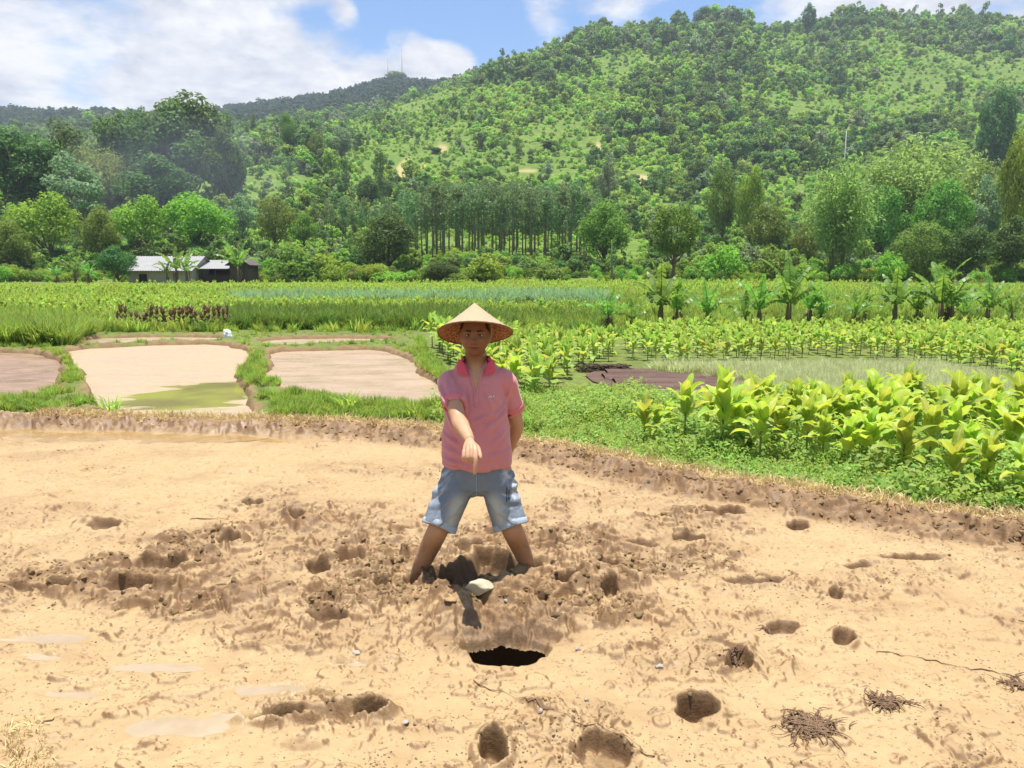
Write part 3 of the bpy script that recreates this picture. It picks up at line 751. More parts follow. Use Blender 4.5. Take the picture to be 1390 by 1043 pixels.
def broad_tree(seed, mat, W=8., H=10., base=.25, nb=46, per=95, size=.36, bark=None, gap=.0, top=.5, blob=.25):
    """trunk and crown meshes; crown is an uneven heap of leafy boughs"""
    r = np.random.default_rng(seed)
    zc = H * (base + 1) / 2; rz = H * (1 - base) / 2; rx = W / 2
    C = []; Rb = []
    lob = r.uniform(.72, 1.12, 7); ph = r.uniform(0, 6.28)
    while len(C) < nb:
        d = r.normal(size=3); d /= np.linalg.norm(d)
        q = r.uniform(.35, 1) ** .55
        k = np.interp((math.atan2(d[1], d[0]) + ph) % 6.283, np.linspace(0, 6.283, 8), np.append(lob, lob[0]))
        b = rx * blob * r.uniform(.65, 1.35)
        z = d[2] * (rz - b * .7) * q
        wz = 1 - .35 * max(0, (z / rz)) ** 2 * top * 2
        p = np.array([d[0] * (rx - b * .8) * q * k * wz, d[1] * (rx - b * .8) * q * k * wz, zc + z])
        if p[2] < H * base * .9: continue
        C.append(p); Rb.append(b)
    mb = MB(); crown_leaves(mb, C, Rb, per, size, r)
    tr = MB(); tw = max(.05, H * .022); lean = r.normal(0, .03, 2) * H
    hub = np.array([lean[0], lean[1], H * (base + .25)])
    tr.tube([(0, 0, -.4), (lean[0] * .2, lean[1] * .2, H * base * .5), hub * .8, hub, (lean[0] * 1.2, lean[1] * 1.2, H * .82)], [tw * 1.5, tw, tw * .8, tw * .65, tw * .15], 8)
    for k in r.permutation(len(C))[:12]:
        s = np.array([lean[0] * .5, lean[1] * .5, H * (base * .7 + .15 * r.uniform())])
        m = (s + C[k]) / 2 + np.array([0, 0, -.05 * H]); tr.tube([s, m, C[k]], [tw * .5, tw * .3, tw * .1], 5)
    return tr.mesh('trunk', bark or BARK), mb.mesh('crown', mat)
def slim_tree(seed, mat, H=11., W=2.6, base=.45, n=520, size=.34):
    r = np.random.default_rng(seed); mb = MB()
    C = []; Rb = []
    for k in range(16):
        f = r.uniform(0, 1); z = H * (base + (1 - base) * f); w = W * .5 * (1 - abs(f - .45) * 1.1) + .1
        a = r.uniform(0, 6.283); C.append((math.cos(a) * w * .6, math.sin(a) * w * .6, z - .2)); Rb.append(W * .24 * r.uniform(.7, 1.3))
    crown_leaves(mb, C, Rb, n // 16, size, r, .1, .9, -.9)
    tr = MB(); l = r.normal(0, .15, 2); tr.tube([(0, 0, -.3), (l[0] * .5, l[1] * .5, H * .5), (l[0], l[1], H * .95)], [.14, .10, .03], 6)
    return tr.mesh('trunk', BARK_PALE), mb.mesh('crown', mat)
def bamboo(seed, mat, H=12., W=7., n=34, per=150, size=.42):
    r = np.random.default_rng(seed); cu = MB(); mb = MB(); P = []; Nn = []; A = []
    for k in range(n):
        a = r.uniform(0, 6.283); q = r.uniform(0, 1) ** .6; b = np.array([math.cos(a) * q * W * .12, math.sin(a) * q * W * .12, -.2])
        h = H * r.uniform(.62, 1.0) * (1 - .18 * q); out = W * .42 * q * r.uniform(.5, 1.2)
        pts = [b + np.array([math.cos(a) * out * f ** 2.1, math.sin(a) * out * f ** 2.1, h * (f - .18 * f ** 5 * min(1.2, q + .2))]) for f in np.linspace(0, 1, 8)]
        cu.tube(pts, list(np.linspace(.055, .012, 8)), 5)
        pts = np.array(pts)
        for j in range(per):
            f = .30 + .70 * r.uniform() ** .8; i = min(6, int(f * 7)); p = pts[i] + (pts[i + 1] - pts[i]) * (f * 7 - i)
            sp = .5 + .55 * math.sin(f * 3.0)
            P.append(p + r.normal(0, 1, 3) * np.array([sp, sp, .45]) * .62 * W / 7); Nn.append(r.normal(0, .7, 3) + np.array([0, 0, .6])); A.append(r.normal(0, .6, 3) + np.array([math.cos(a), math.sin(a), -.5]))
    s = r.uniform(.6, 1.4, len(P)) * size
    mb.leaves(np.array(P), np.array(Nn), s, s * .34, .3, np.array(A), r)
    return cu.mesh('stems', CULM), mb.mesh('leaves', mat)
def banana(seed, H=2.2, n=8, dead=6):
    r = random.Random(seed); st = MB(); lf = MB(); dl = MB()
    h = H * .42
    st.tube([(0, 0, -.1), (.02, 0, h * .5), (.03, .01, h)], [H * .055, H * .045, H * .03], 8)
    a = r.uniform(0, 6.28)
    for k in range(n):
        a += 2.4 + r.uniform(-.4, .4); f = k / n
        el0 = R(42 + 45 * f) + r.uniform(-.15, .15); L = H * r.uniform(.58, .80); W = H * r.uniform(.15, .20); bend = (1.7 - 1.1 * f) * r.uniform(.6, 1.4)
        p = np.array([.03, .01, h * r.uniform(.9, 1.02)]); el = el0; pts = []; nseg = 10
        for i in range(nseg + 1):
            u = i / nseg; d = np.array([math.cos(a) * math.cos(el), math.sin(a) * math.cos(el), math.sin(el)]); pts.append((p.copy(), d, u))
            p = p + d * L / nseg; el -= bend * (.25 + 1.5 * u) / nseg
        side = np.array([-math.sin(a), math.cos(a), 0])
        lf.tube([q[0] for q in pts], [.022 * (1 - .8 * q[2]) * H / 2.2 for q in pts], 4)
        for sgn in (-1, 1):
            for i in range(1, nseg):
                (p0, d0, u0), (p1, d1, u1) = pts[i], pts[i + 1]
                w0 = W * .5 * math.sin(math.pi * (u0 * .93 + .05)) ** .5; w1 = W * .5 * math.sin(math.pi * (min(u1, .99) * .93 + .05)) ** .5
                dr = r.uniform(.1, .75); g = r.uniform(0, .25) * L / nseg
                up = np.array([0, 0, -1])
                lf.add([p0 + d0 * g, p1, p1 + side * sgn * w1 * (1 - dr * .3) + up * w1 * dr - d1 * g * .5, p0 + side * sgn * w0 * (1 - dr * .3) + up * w0 * dr + d0 * g], None, [(0, 1, 2, 3)])
    for k in range(int(dead * 1.8)):
        a = r.uniform(0, 6.28); L = h * r.uniform(.35, .75); p0 = np.array([.03 * math.cos(a), .03 * math.sin(a), h * r.uniform(.75, .98)]); w = H * r.uniform(.012, .026)
        p1 = p0 + np.array([math.cos(a), math.sin(a), -.2]) * H * r.uniform(.04, .14); p2 = p1 + np.array([math.cos(a) * .05, math.sin(a) * .05, -L])
        s = np.array([-math.sin(a), math.cos(a), 0]) * w
        dl.add([p0 - s * .3, p0 + s * .3, p1 + s, p1 - s, p2 + s * .5, p2 - s * .4], None, [(0, 1, 2, 3), (3, 2, 4, 5)])
    return st.mesh('stem', BSTEM), lf.mesh('leaves', F_BANANA, False), dl.mesh('dry_leaves', F_BROWN, False)
def bush(seed, mat, W=2.4, H=1.8, nb=20, per=60, size=.16):
    r = np.random.default_rng(seed); C = []; Rb = []
    for k in range(nb):
        a = r.uniform(0, 6.283); q = r.uniform(0, 1) ** .6; z = H * r.uniform(.15, .85) * (1 - .35 * q)
        C.append((math.cos(a) * W * .4 * q, math.sin(a) * W * .4 * q, z)); Rb.append(W * .16 * r.uniform(.7, 1.4))
    mb = MB(); crown_leaves(mb, C, Rb, per, size, r, .3)
    return mb.mesh('bush', mat)

def in_px(poly, x, y, z=None):
    z = zbase(x, y) if z is None else z
    qx, qy = proj(x, y, z)
    return sdist(np.array(poly, dtype=float), qx, qy) < 0
def area_points(poly, n, y0, y1, seed, logy=True, x_pad=0):
    """n tries, evenly spread over the picture's share of the land, kept inside the outline"""
    r = np.random.default_rng(seed)
    y = np.exp(r.uniform(math.log(y0), math.log(y1), n)) if logy else r.uniform(y0, y1, n)
    lo = min(p[0] for p in poly); hi = max(p[0] for p in poly)
    px = r.uniform(lo, hi, n); x = (px - 695) / FPX * y * CP
    k = in_px(poly, x, y); x, y = x[k], y[k]
    return x, y
def not_pond(x, y, m=.1):
    d = np.full(x.shape, 9.0)
    for P in ponds.values(): d = np.minimum(d, sdist(P, x, y))
    return d > m
def P3(x, y, dz=0.): return np.stack([x, y, gz(x, y) + dz], axis=1)
# ================================================================== PLANTS SET OUT
r0 = np.random.default_rng(5)
# ---- hillside growth
hp = [bush(300 + k, m, 2.6, 2.4, 14, 34, .34) for k, m in enumerate((F_HB, F_HB, F_HM, F_HB, F_HM))]
def one_mesh(a, b, nm):
    bm = bmesh.new(); bm.from_mesh(a); n0 = len(bm.faces); bm.from_mesh(b)
    bm.faces.ensure_lookup_table()
    for i in range(n0, len(bm.faces)): bm.faces[i].material_index = 1
    me = bpy.data.meshes.new(nm); bm.to_mesh(me); bm.free(); me.materials.append(a.materials[0]); me.materials.append(b.materials[0]); return me
hp += [one_mesh(*broad_tree(320 + k, m, 4.2, 5.2, .12, 18, 34, .5), 'hill_tree') for k, m in enumerate((F_HD, F_HM, F_HD, F_HG))]
hp += [one_mesh(*slim_tree(330, F_HD, 6.5, 2.4, .12, 420, .5), 'hill_tree'), bamboo(331, F_BAMBOO, 6, 4, 14, 40, .55)[1]]
n = 66000
y = np.concatenate([np.exp(r0.uniform(math.log(a), math.log(b), int(n * f))) for a, b, f in ((92, 300, .3), (300, 700, .6), (700, 1060, .1))]); n = len(y); px = r0.uniform(-260, 1650, n); x = (px - 695) / FPX * y * CP
z = zbase(x, y)
qx, qy = proj(x, y, z)
bare = np.zeros(n)
for cx, cy, rx, ry, sl in [(545, 232, 9, 17, -.55), (600, 202, 8, 6, 0), (812, 202, 4, 10, 0), (716, 232, 14, 3, 0), (868, 245, 20, 8, 0)]:
    bare = np.maximum(bare, np.hypot((qx - cx - sl * (cy - qy)) / (rx + 2), (qy - cy + 2) / (ry + 2)) < 1.1)
nz = fbm(x * .022, y * .014, 41, 3); n2 = fbm(x * .06, y * .04, 42, 2)
ridge = ss(480, 620, y)
grassy = ss(.12, .35, fbm(x * .012 + 5, y * .010, 43, 3)) * ss(150, 200, y) * (1 - ridge)
keep = (bare < .5) & (r0.uniform(0, 1, n) > .62 * grassy) & ~((qx > 545) & (qx < 870) & (y > 104) & (y < 150) & (r0.uniform(0, 1, n) < .5)) & ~((qx > 130) & (qx < 350) & (y < 100))
grove_ = (qx > 540) & (qx < 880) & (y > 100) & (y < 155)
pd = np.clip(.20 + .8 * nz + .5 * n2 + .25 * ridge - .2 * grassy + .12 * (px > 900) + .25 * (qx < 330), .04, .92)
tree = (r0.uniform(0, 1, n) < pd) & ~grove_
it = r0.choice([5, 6, 7, 8, 9, 10], n, p=[.27, .30, .22, .09, .07, .05]); ib = r0.choice([0, 1, 2, 3, 4], n, p=[.26, .22, .18, .22, .12])
idx = np.where(tree, it, ib)
sc = np.where(tree, r0.uniform(.55, 1.25, n), r0.uniform(.5, 1.2, n)) * (.62 + .0011 * np.minimum(y, 700))
sc = sc * np.exp(r0.normal(0, .22, n)) * (1 + .45 * tree * ss(.05, .35, nz) * ss(180, 300, y)) * (.72 + .28 * ss(120, 260, y)); sc = sc * np.where((y < 140), .8, 1) * np.where(grove_, .75, 1)
sc = sc * np.where((qx < 640) & (y > 300) & (y < 560), .68, 1)
k = keep & ~((qx < 640) & (y > 690))
scatter('hillside_undergrowth', hp, np.stack([x, y, z - .1], 1)[k], sc[k], idx[k], seed=1, label='dense green scrub and small trees covering the mountain slopes', cat='scrub')
# bluish far woods on the two back ridges
n = 4200; y = r0.uniform(700, 1120, n); px = r0.uniform(-260, 640, n); x = (px - 695) / FPX * y * CP
fw = [one_mesh(*broad_tree(340 + k, F_FAR, 4.2, 5.2, .12, 18, 34, .5), 'far_tree') for k in range(3)]
scatter('far_ridge_woods', fw, np.stack([x, y, zbase(x, y)], 1), r0.uniform(1.2, 2.6, n), seed=2, label='bluish green woods along the farthest ridges', cat='woods')

# ---- single trees: px, depth Y, top py, width px, kind, trunk share, category, label
protos = {
 'dark': [broad_tree(401, F_DARK, 10, 12, .14, 70, 110, .42), broad_tree(402, F_DARK, 10, 12, .12, 64, 120, .42), broad_tree(403, F_DARK, 9, 12, .16, 54, 110, .42)],
 'mid': [broad_tree(411, F_MID, 9, 10, .14, 54, 105, .36), broad_tree(412, F_MID, 9, 10, .16, 50, 105, .36)],
 'olive': [broad_tree(421, F_OLIVE, 9, 9, .12, 52, 110, .30)],
 'bright': [broad_tree(431, F_BRIGHT, 9, 9, .16, 46, 125, .32, blob=.27), broad_tree(432, F_BRIGHT, 10, 9, .14, 52, 125, .32, blob=.27)],
 'grey': [broad_tree(441, F_GREY, 6, 10, .14, 46, 80, .30, BARK_PALE, blob=.22)],
 'round': [broad_tree(451, F_DARK, 8, 8, .06, 60, 150, .26, blob=.24, top=.3)],
 'lone': [broad_tree(461, F_MID, 7.2, 9.4, .26, 58, 130, .26, blob=.21, top=.4)],
 'bamboo': [bamboo(471, F_BAMBOO, 14, 9.5, 44, 190, .46), bamboo(472, F_BAMBOO, 12, 12, 60, 170, .5)],
 'slim': [slim_tree(481, F_MID, 5, 1.6, .3, 260, .16)],
 'cone': [slim_tree(482, F_DARK, 12, 4.5, .12, 1500, .4)]}
dims = {'dark': (8.8, 12), 'mid': (9, 10), 'olive': (9, 9), 'bright': (9.4, 9), 'grey': (6, 10), 'round': (8, 8), 'lone': (7.2, 9.4), 'bamboo': (9.5, 13), 'slim': (1.6, 5), 'cone': (4.2, 12)}
TREES = [
 (25, 150, 168, 115, 'dark', 'dark leafy tree at the left picture edge below the far ridge'),
 (84, 152, 163, 46, 'cone', 'narrow dark conical tree between the broad dark tree and pale bamboo'),
 (125, 156, 160, 70, 'bamboo', 'pale feathery bamboo beside the tallest dark tree'),
 (178, 168, 143, 115, 'dark', 'broad dark tree leaning against the tallest tree crown'),
 (256, 172, 124, 128, 'dark', 'tallest dark tree on the left with a domed crown against clouds'),
 (218, 160, 136, 118, 'dark', 'dark rounded tree merging into the left side of the tallest tree'),
 (302, 160, 172, 62, 'dark', 'smaller dark tree at the right shoulder of the tallest tree'),
 (96, 126, 206, 90, 'grey', 'silvery grey tree in front of the dark trees on the left'),
 (215, 142, 210, 110, 'dark', 'shady dark tree under the tallest crown behind the bright trees'),
 (58, 100, 262, 118, 'bright', 'bright green spreading tree left of the farmhouse'),
 (8, 92, 296, 70, 'mid', 'leafy green tree at the left edge by the field'),
 (132, 96, 277, 62, 'mid', 'darker upright tree behind the round tree by the farmhouse'),
 (190, 106, 266, 92, 'bright', 'bright green tree directly behind the left end of the farmhouse roof'),
 (262, 110, 261, 118, 'bright', 'widest bright green tree behind the right end of the farmhouse'),
 (158, 77, 333, 58, 'round', 'round dark dense tree standing beside the farmhouse wall'),
 (372, 118, 262, 62, 'olive', 'brownish olive tree right of the farmhouse shed'),
 (327, 124, 262, 44, 'grey', 'grey green tree behind the small dark shed'),
 (322, 190, 186, 36, 'grey', 'grey feathery tree on the slope right of the tallest dark tree'),
 (412, 124, 288, 46, 'mid', 'green tree between the olive tree and the tree grove'),
 (525, 94, 287, 98, 'round', 'large round dark tree in front of the tall tree grove'),
 (820, 100, 268, 88, 'mid', 'green tree at the right end of the tall tree grove'),
 (916, 83, 274, 80, 'lone', 'solitary dark green tree with a visible trunk in the open field'),
 (832, 81, 322, 20, 'slim', 'thin sapling with sparse leaves in the field'),
 (1022, 128, 226, 46, 'bright', 'bright yellow green tree left of the big bamboo'),
 (984, 134, 222, 44, 'mid', 'dark green tree left of the bright yellow green tree'),
 (1046, 108, 272, 58, 'mid', 'green tree in scrub at the foot of the slope'),
 (1098, 100, 298, 56, 'olive', 'olive tree left of the bamboo stems'),
 (1150, 87, 190, 108, 'bamboo', 'tall bamboo clump with visible stems at the field edge'),
 (1246, 126, 160, 170, 'bamboo', 'huge pale bamboo thicket behind the dark trees on the right'),
 (1338, 134, 190, 90, 'bamboo', 'pale bamboo near the right picture edge'),
 (1200, 110, 250, 64, 'mid', 'green tree between the two bamboo clumps'),
 (1256, 85, 297, 92, 'olive', 'olive green spreading tree at the edge of the right fields'),
 (1318, 82, 305, 64, 'dark', 'very dark compact tree beside the olive spreading tree'),
 (1376, 84, 292, 60, 'dark', 'dark tree at the right picture edge by the fields'),
 (1285, 104, 240, 96, 'mid', 'green rounded tree above the olive spreading tree'),
 (1345, 108, 236, 56, 'grey', 'grey green tree below the bamboo at the right'),
 (1386, 100, 178, 56, 'bright', 'bright yellow green tree at the right picture edge'),
 (468, 205, 213, 24, 'cone', 'dark upright tree on the slope left of the bare patch'),
 (516, 205, 202, 22, 'cone', 'dark upright tree beside the bare patch on the slope'),
 (500, 190, 236, 38, 'dark', 'dark tree below the bare patch on the slope'),
 (390, 300, 150, 28, 'mid', 'lone green tree on the near ridge line'),
 (462, 285, 170, 40, 'grey', 'grey feathery tree high on the near slope'),
 (428, 280, 180, 24, 'mid', 'dark green tree beside the grey feathery tree'),
 (826, 185, 214, 40, 'grey', 'grey green tree rising behind the tall tree grove'),
 (600, 84, 354, 66, 'round', 'low dark shrub at the edge of the far field'),
 (955, 610, 8, 26, 'dark', 'dark rounded tree standing out on the mountain ridge'),
 (1100, 622, 2, 22, 'dark', 'dark tree on the ridge right of the highest point'),
 (538, 985, 97, 34, 'dark', 'rounded tree at the foot of the radio masts'),
 (1360, 262, 112, 54, 'dark', 'group of dark upright trees high on the right slope'),
 (660, 285, 224, 34, 'mid', 'mid green tree in the middle of the mountain slope'),
 (592, 330, 200, 18, 'dark', 'little dark tree on the slope above the grove'),
 (745, 330, 190, 24, 'dark', 'small dark tree in scrub above the grove'),
 (948, 250, 215, 30, 'dark', 'dark bushy tree on the slope above the solitary field tree'),
 (690, 400, 150, 30, 'mid', 'green tree high on the slope below the mountain crest'),
]
def put_tree(px, Y, top, wpx, kind, label, cat=None, group=None, v=None):
    t = py_at(px, top, Y); x = t.x; g = float(zbase(x, Y)); H = max(.8, t.z - g)
    W = wpx / FPX * (Y * CP)
    ms = protos[kind][(int(px) if v is None else v) % len(protos[kind])]; dw, dh = dims[kind]
    bam = kind == 'bamboo'
    nm = 'bamboo_clump' if bam else 'shrub' if 'shrub' in label else 'tree'
    e = empty(nm, (x, Y, g), label, cat or ('bamboo' if bam else 'shrub' if nm == 'shrub' else 'tree'), group, rnd.uniform(0, 6.28), (W / dw, W / dw, H / dh))
    link('stems' if bam else 'trunk', ms[0], e); link('leaves' if bam else 'crown', ms[1], e)
    return e
for a in TREES: put_tree(*a)
# ---- the planted grove of tall thin trees
slims = [slim_tree(500 + k, F_GROVE, 11, 2.7, .42, 560, .36) for k in range(5)]
def grove_tree(px, Y, top, label):
    t = py_at(px, top, Y); g = float(zbase(t.x, Y)); s = (t.z - g) / 11
    e = empty('grove_tree', (t.x, Y, g), label, 'tree', 'tall thin trees planted in the grove', rnd.uniform(0, 6.28), (s * 1.0, s * 1.0, s))
    m = rnd.choice(slims); link('trunk', m[0], e); link('crown', m[1], e)
for row, Y in enumerate((114, 119, 124, 130, 136)):
    for px in range(556, 800, 15):
        q = px + rnd.uniform(-5, 5) + 3 * row
        grove_tree(q, Y + rnd.uniform(-1.5, 1.5), 252 + rnd.uniform(-6, 8) + (8 if q > 790 else 0) + (10 if q < 580 else 0), 'tall thin straight trunked tree in the planted grove')
for k in range(14):
    grove_tree(430 + k * 10 + rnd.uniform(-4, 4), rnd.uniform(134, 146), 270 + rnd.uniform(-8, 10), 'slender grey green tree in the loose planting left of the grove')

# ---- bushes and undergrowth along the field edge
bp = [bush(600 + k, m, 2.6, 2.0, 22, 70, .2) for k, m in enumerate((F_BRIGHT, F_MID, F_BRIGHT, F_OLIVE, F_BRIGHT))]
gt_far = [grass_tuft(620 + k, m, 26, .8, .4, .04, .6) for k, m in enumerate((F_GRASS, F_GRASS, F_GRASSD))]
n = 2600; y = np.exp(r0.uniform(math.log(83), math.log(112), n)); px = r0.uniform(-200, 1600, n); x = (px - 695) / FPX * y * CP
k = ~((px > 180) & (px < 345) & (y < 90)) & ~((px > 640) & (px < 960) & (y < 90) & (r0.uniform(0, 1, n) < .6))
scatter('field_edge_undergrowth', bp + gt_far[:1], P3(x, y)[k], (r0.uniform(.35, .95, n) * (.7 + .5 * (fbm(x * .12, y * .12, 44, 2) > .1)))[k], seed=3, label='bright green undergrowth between the fields and the trees', cat='undergrowth')
for px, Y, top, wpx, i, lab in [(398, 86, 334, 70, 1, 'dense green bush right of the farmhouse shed'), (440, 88, 342, 56, 0, 'bright green bush right of the dense green bush'),
        (530, 82, 368, 58, 2, 'low bright bush in front of the large round dark tree'), (660, 84, 345, 60, 4, 'bright bush in front of the grove trunks'),
        (740, 83, 352, 50, 3, 'olive bush at the edge of the far field behind the grove tree'), (985, 86, 330, 60, 0, 'bright bush right of the solitary field tree'),
        (1050, 85, 335, 54, 1, 'green bush in front of the slope scrub'), (1210, 82, 340, 40, 2, 'light bush under the bamboo at the field edge'), (620, 82, 372, 40, 1, 'dark low bush on the terrace behind the man')]:
    t = py_at(px, top, Y); g = float(zbase(t.x, Y)); H = t.z - g; W = wpx / FPX * Y
    o = link('bush', bp[i], label=lab, cat='bush'); o.location = (t.x, Y, g); o.scale = (W / 2.6, W / 2.6, H / 2.0); o.rotation_euler[2] = rnd.uniform(0, 6)
pk = bush(640, F_PINK, 2.6, 1.0, 16, 50, .16)
t = hit(1180, 377); o = link('pink_bush', pk, label='low pinkish red flowering patch below the bamboo at the field edge', cat='bush'); o.location = t

# ---- banana plants: px, base py, top py
ban = [banana(700 + k, 2.2, 7 + k % 3, (7, 3, 1, 5, 2)[k]) for k in range(5)]
BAN = [(824, 452, 411, 'small banana plant at the left end of the banana row'), (858, 452, 420, 'short leafy banana plant right of the end plant'), (896, 454, 390, 'tallest left banana plant with dry brown leaves round its stem'),
       (918, 454, 402, 'banana plant touching the tallest left one'), (958, 455, 407, 'single banana plant with a thick dry stem'), (1010, 454, 413, 'banana plant at the left of the bushy banana pair'),
       (1028, 453, 402, 'bushy banana plant with dark dry stem in mid row'), (1068, 452, 384, 'tall thin banana plant rising above the row'), (1098, 448, 400, 'slender banana plant behind the tall thin one'), (1113, 448, 414, 'small banana plant right of the tall thin one'),
       (1160, 449, 412, 'low banana plant at the gap in the row'), (1172, 446, 409, 'low banana plant beside the gap with spread leaves'), (1213, 448, 394, 'banana plant with stiff fan shaped leaves'), (1244, 447, 406, 'banana plant between the two taller fans'),
       (1276, 450, 386, 'banana plant with two bare brown stems'), (1290, 449, 392, 'banana plant leaning beside the bare stemmed one'), (1308, 447, 415, 'small banana plant near the right end'), (1338, 446, 400, 'banana plant at the right end of the row'), (1372, 446, 412, 'last small banana plant by the right picture edge')]
for i, (px, b, tp, lab) in enumerate(BAN):
    g = hit(px, b); t = py_at(px, tp, g.y); s = (t.z - g.z) / 2.0
    e = empty('banana_plant', g, lab, 'banana plant', 'banana plants along the terrace foot', rnd.uniform(0, 6.28), s * rnd.uniform(1.25, 1.4))
    for nm, m in zip(('stem', 'leaves', 'dry_leaves'), ban[i % 5]): link(nm, m, e)
for px, Y, tp, lab in [(100, 80, 352, 'broad leaved banana plant left of the round tree'), (75, 79, 360, 'small banana plant left of the farmhouse'), (118, 78, 358, 'banana plant just left of the round dark tree'), (238, 76, 342, 'banana plant in front of the farmhouse roof'), (252, 75, 348, 'second banana plant leaning by the farmhouse eave'), (322, 77, 334, 'tall banana plant at the shed corner'), (225, 75, 356, 'short banana plant by the farmhouse window')]:
    t = py_at(px, tp, Y); g = float(zbase(t.x, Y)); s = (t.z - g) / 2.0
    e = empty('banana_plant', (t.x, Y, g), lab, 'banana plant', 'banana plants around the farmhouse', rnd.uniform(0, 6.28), s)
    for nm, m in zip(('stem', 'leaves', 'dry_leaves'), rnd.choice(ban)): link(nm, m, e)

# ---- tobacco, near block
tob = [tobacco(800 + k, 1, 1.0, f) for k, f in enumerate((1, .85, 1.1, .95, 1.15, .8, 1, .9))]
tobf = [tobacco(820 + k, 0, 1.0, 1) for k in range(6)]
T2 = [(874, 613, 540), (929, 616, 518), (960, 600, 533), (980, 628, 512), (997, 621, 532), (1022, 600, 513), (1045, 603, 528), (1059, 630, 545), (1080, 605, 526), (1093, 633, 536),
      (1113, 622, 540), (1100, 592, 518), (1136, 612, 530), (1153, 606, 520), (1162, 595, 523), (1178, 652, 556), (1184, 600, 510), (1205, 610, 520), (1218, 620, 530), (1222, 588, 503), (1242, 606, 538),
      (1257, 657, 548), (1276, 610, 528), (1297, 622, 512), (1311, 668, 572), (1322, 600, 520), (1334, 690, 586), (1347, 622, 540), (1367, 657, 546), (1378, 604, 512), (1390, 645, 556),
      (1412, 662, 540), (1420, 630, 520), (1446, 690, 560), (1066, 590, 528), (1130, 588, 532), (1262, 590, 526), (1350, 590, 518), (1410, 600, 510), (1470, 650, 530), (905, 598, 545), (1200, 640, 560), (1290, 640, 545), (1030, 640, 546), (1225, 668, 566), (1400, 700, 580), (1010, 612, 525), (1195, 622, 526), (1335, 612, 520), (890, 606, 548), (1122, 612, 526), (1035, 592, 513), (1145, 590, 516), (1240, 588, 506), (1320, 590, 510), (985, 600, 516), (1078, 592, 518), (1290, 690, 592), (1385, 704, 600), (1150, 655, 566), (1115, 645, 560)]
rows = {0: [], 1: [], 2: []}
for a in T2: rows[0 if a[1] > 626 else 1 if a[1] > 603 else 2].append(a)
ordn = ['first', 'second', 'third', 'fourth', 'fifth', 'sixth', 'seventh', 'eighth', 'ninth', 'tenth', 'eleventh', 'twelfth', 'thirteenth', 'fourteenth', 'fifteenth', 'sixteenth', 'seventeenth', 'eighteenth', 'nineteenth', 'twentieth', 'twenty-first', 'twenty-second', 'twenty-third', 'twenty-fourth', 'twenty-fifth', 'twenty-sixth']
rown = ['front row by the bank', 'middle row of near block', 'back row of near block']
n_tob = 0
def put_tob(x, y, g, H, ms, label, group, cat='tobacco plant'):
    e = empty('tobacco_plant', (x, y, g - .01), label, cat, group, rnd.uniform(0, 6.28), (H * rnd.uniform(.92, 1.1),) * 2 + (H,))
    link('stem', ms[0], e); link('leaves', ms[1], e); return e
for rw, L_ in rows.items():
    L_.sort()
    for i, (px, b, tp) in enumerate(L_):
        g = hit(px, b); t = py_at(px, tp, g.y); H = (t.z - g.z) * 1.08
        put_tob(g.x, g.y, g.z, H, tob[(i * 3 + rw) % 8], 'yellow green tobacco plant, %s from left in the %s' % (ordn[i], rown[rw]), 'tobacco plants in the near block'); n_tob += 1
# drooping yellowing leaf lit in front of the block
# ---- tobacco block behind the man
def field_rows(poly, y0, y1, dx, dy, seed, xa=-4, xb=18, ang=0.):
    r = np.random.default_rng(seed); X, Y = np.meshgrid(np.arange(xa, xb, dx), np.arange(y0, y1, dy)); X = X.ravel(); Y = Y.ravel()
    X = X + ang * (Y - y0) + r.normal(0, .07, len(X)); Y = Y + r.normal(0, .07, len(Y))
    k = in_px(poly, X, Y) & not_pond(X, Y, .5); return X[k], Y[k]
T1poly = [(585, 470), (700, 462), (836, 463), (832, 492), (800, 503), (768, 515), (748, 543), (706, 556), (640, 552), (612, 525), (585, 494)]
x, y = field_rows(T1poly, 8.2, 22, .40, .66, 21)
for X_, Y_ in zip(x, y):
    put_tob(X_, Y_, gz1(X_, Y_), rnd.uniform(.62, .86), rnd.choice(tob if Y_ < 12 else tobf), 'bright green tobacco plant in the dense block behind the pointing man', 'tobacco plants in the block behind the man'); n_tob += 1
T3poly = [(845, 472), (862, 492), (922, 500), (1010, 495), (1110, 486), (1180, 488), (1290, 502), (1390, 526), (1500, 545), (1560, 455), (862, 457)]
x, y = field_rows(T3poly, 11, 30, .45, .62, 22, 1, 30, .1)
o_ = np.argsort(y); x, y = x[o_], y[o_]
lim = max(0, 295 - n_tob)
for X_, Y_ in zip(x[:lim], y[:lim]):
    put_tob(X_, Y_, gz1(X_, Y_), rnd.uniform(.55, .8), rnd.choice(tobf), 'small tobacco plant in the back field before the banana row', 'tobacco plants in the back field'); n_tob += 1
tobm = [one_mesh(*m, 'tobacco') for m in tobf]
scatter('tobacco_rows', tobm, P3(x[lim:], y[lim:]), r0.uniform(.55, .8, len(x) - lim), seed=6, tilt=.05, label='far rows of small tobacco plants in front of the banana plants', cat='tobacco rows')
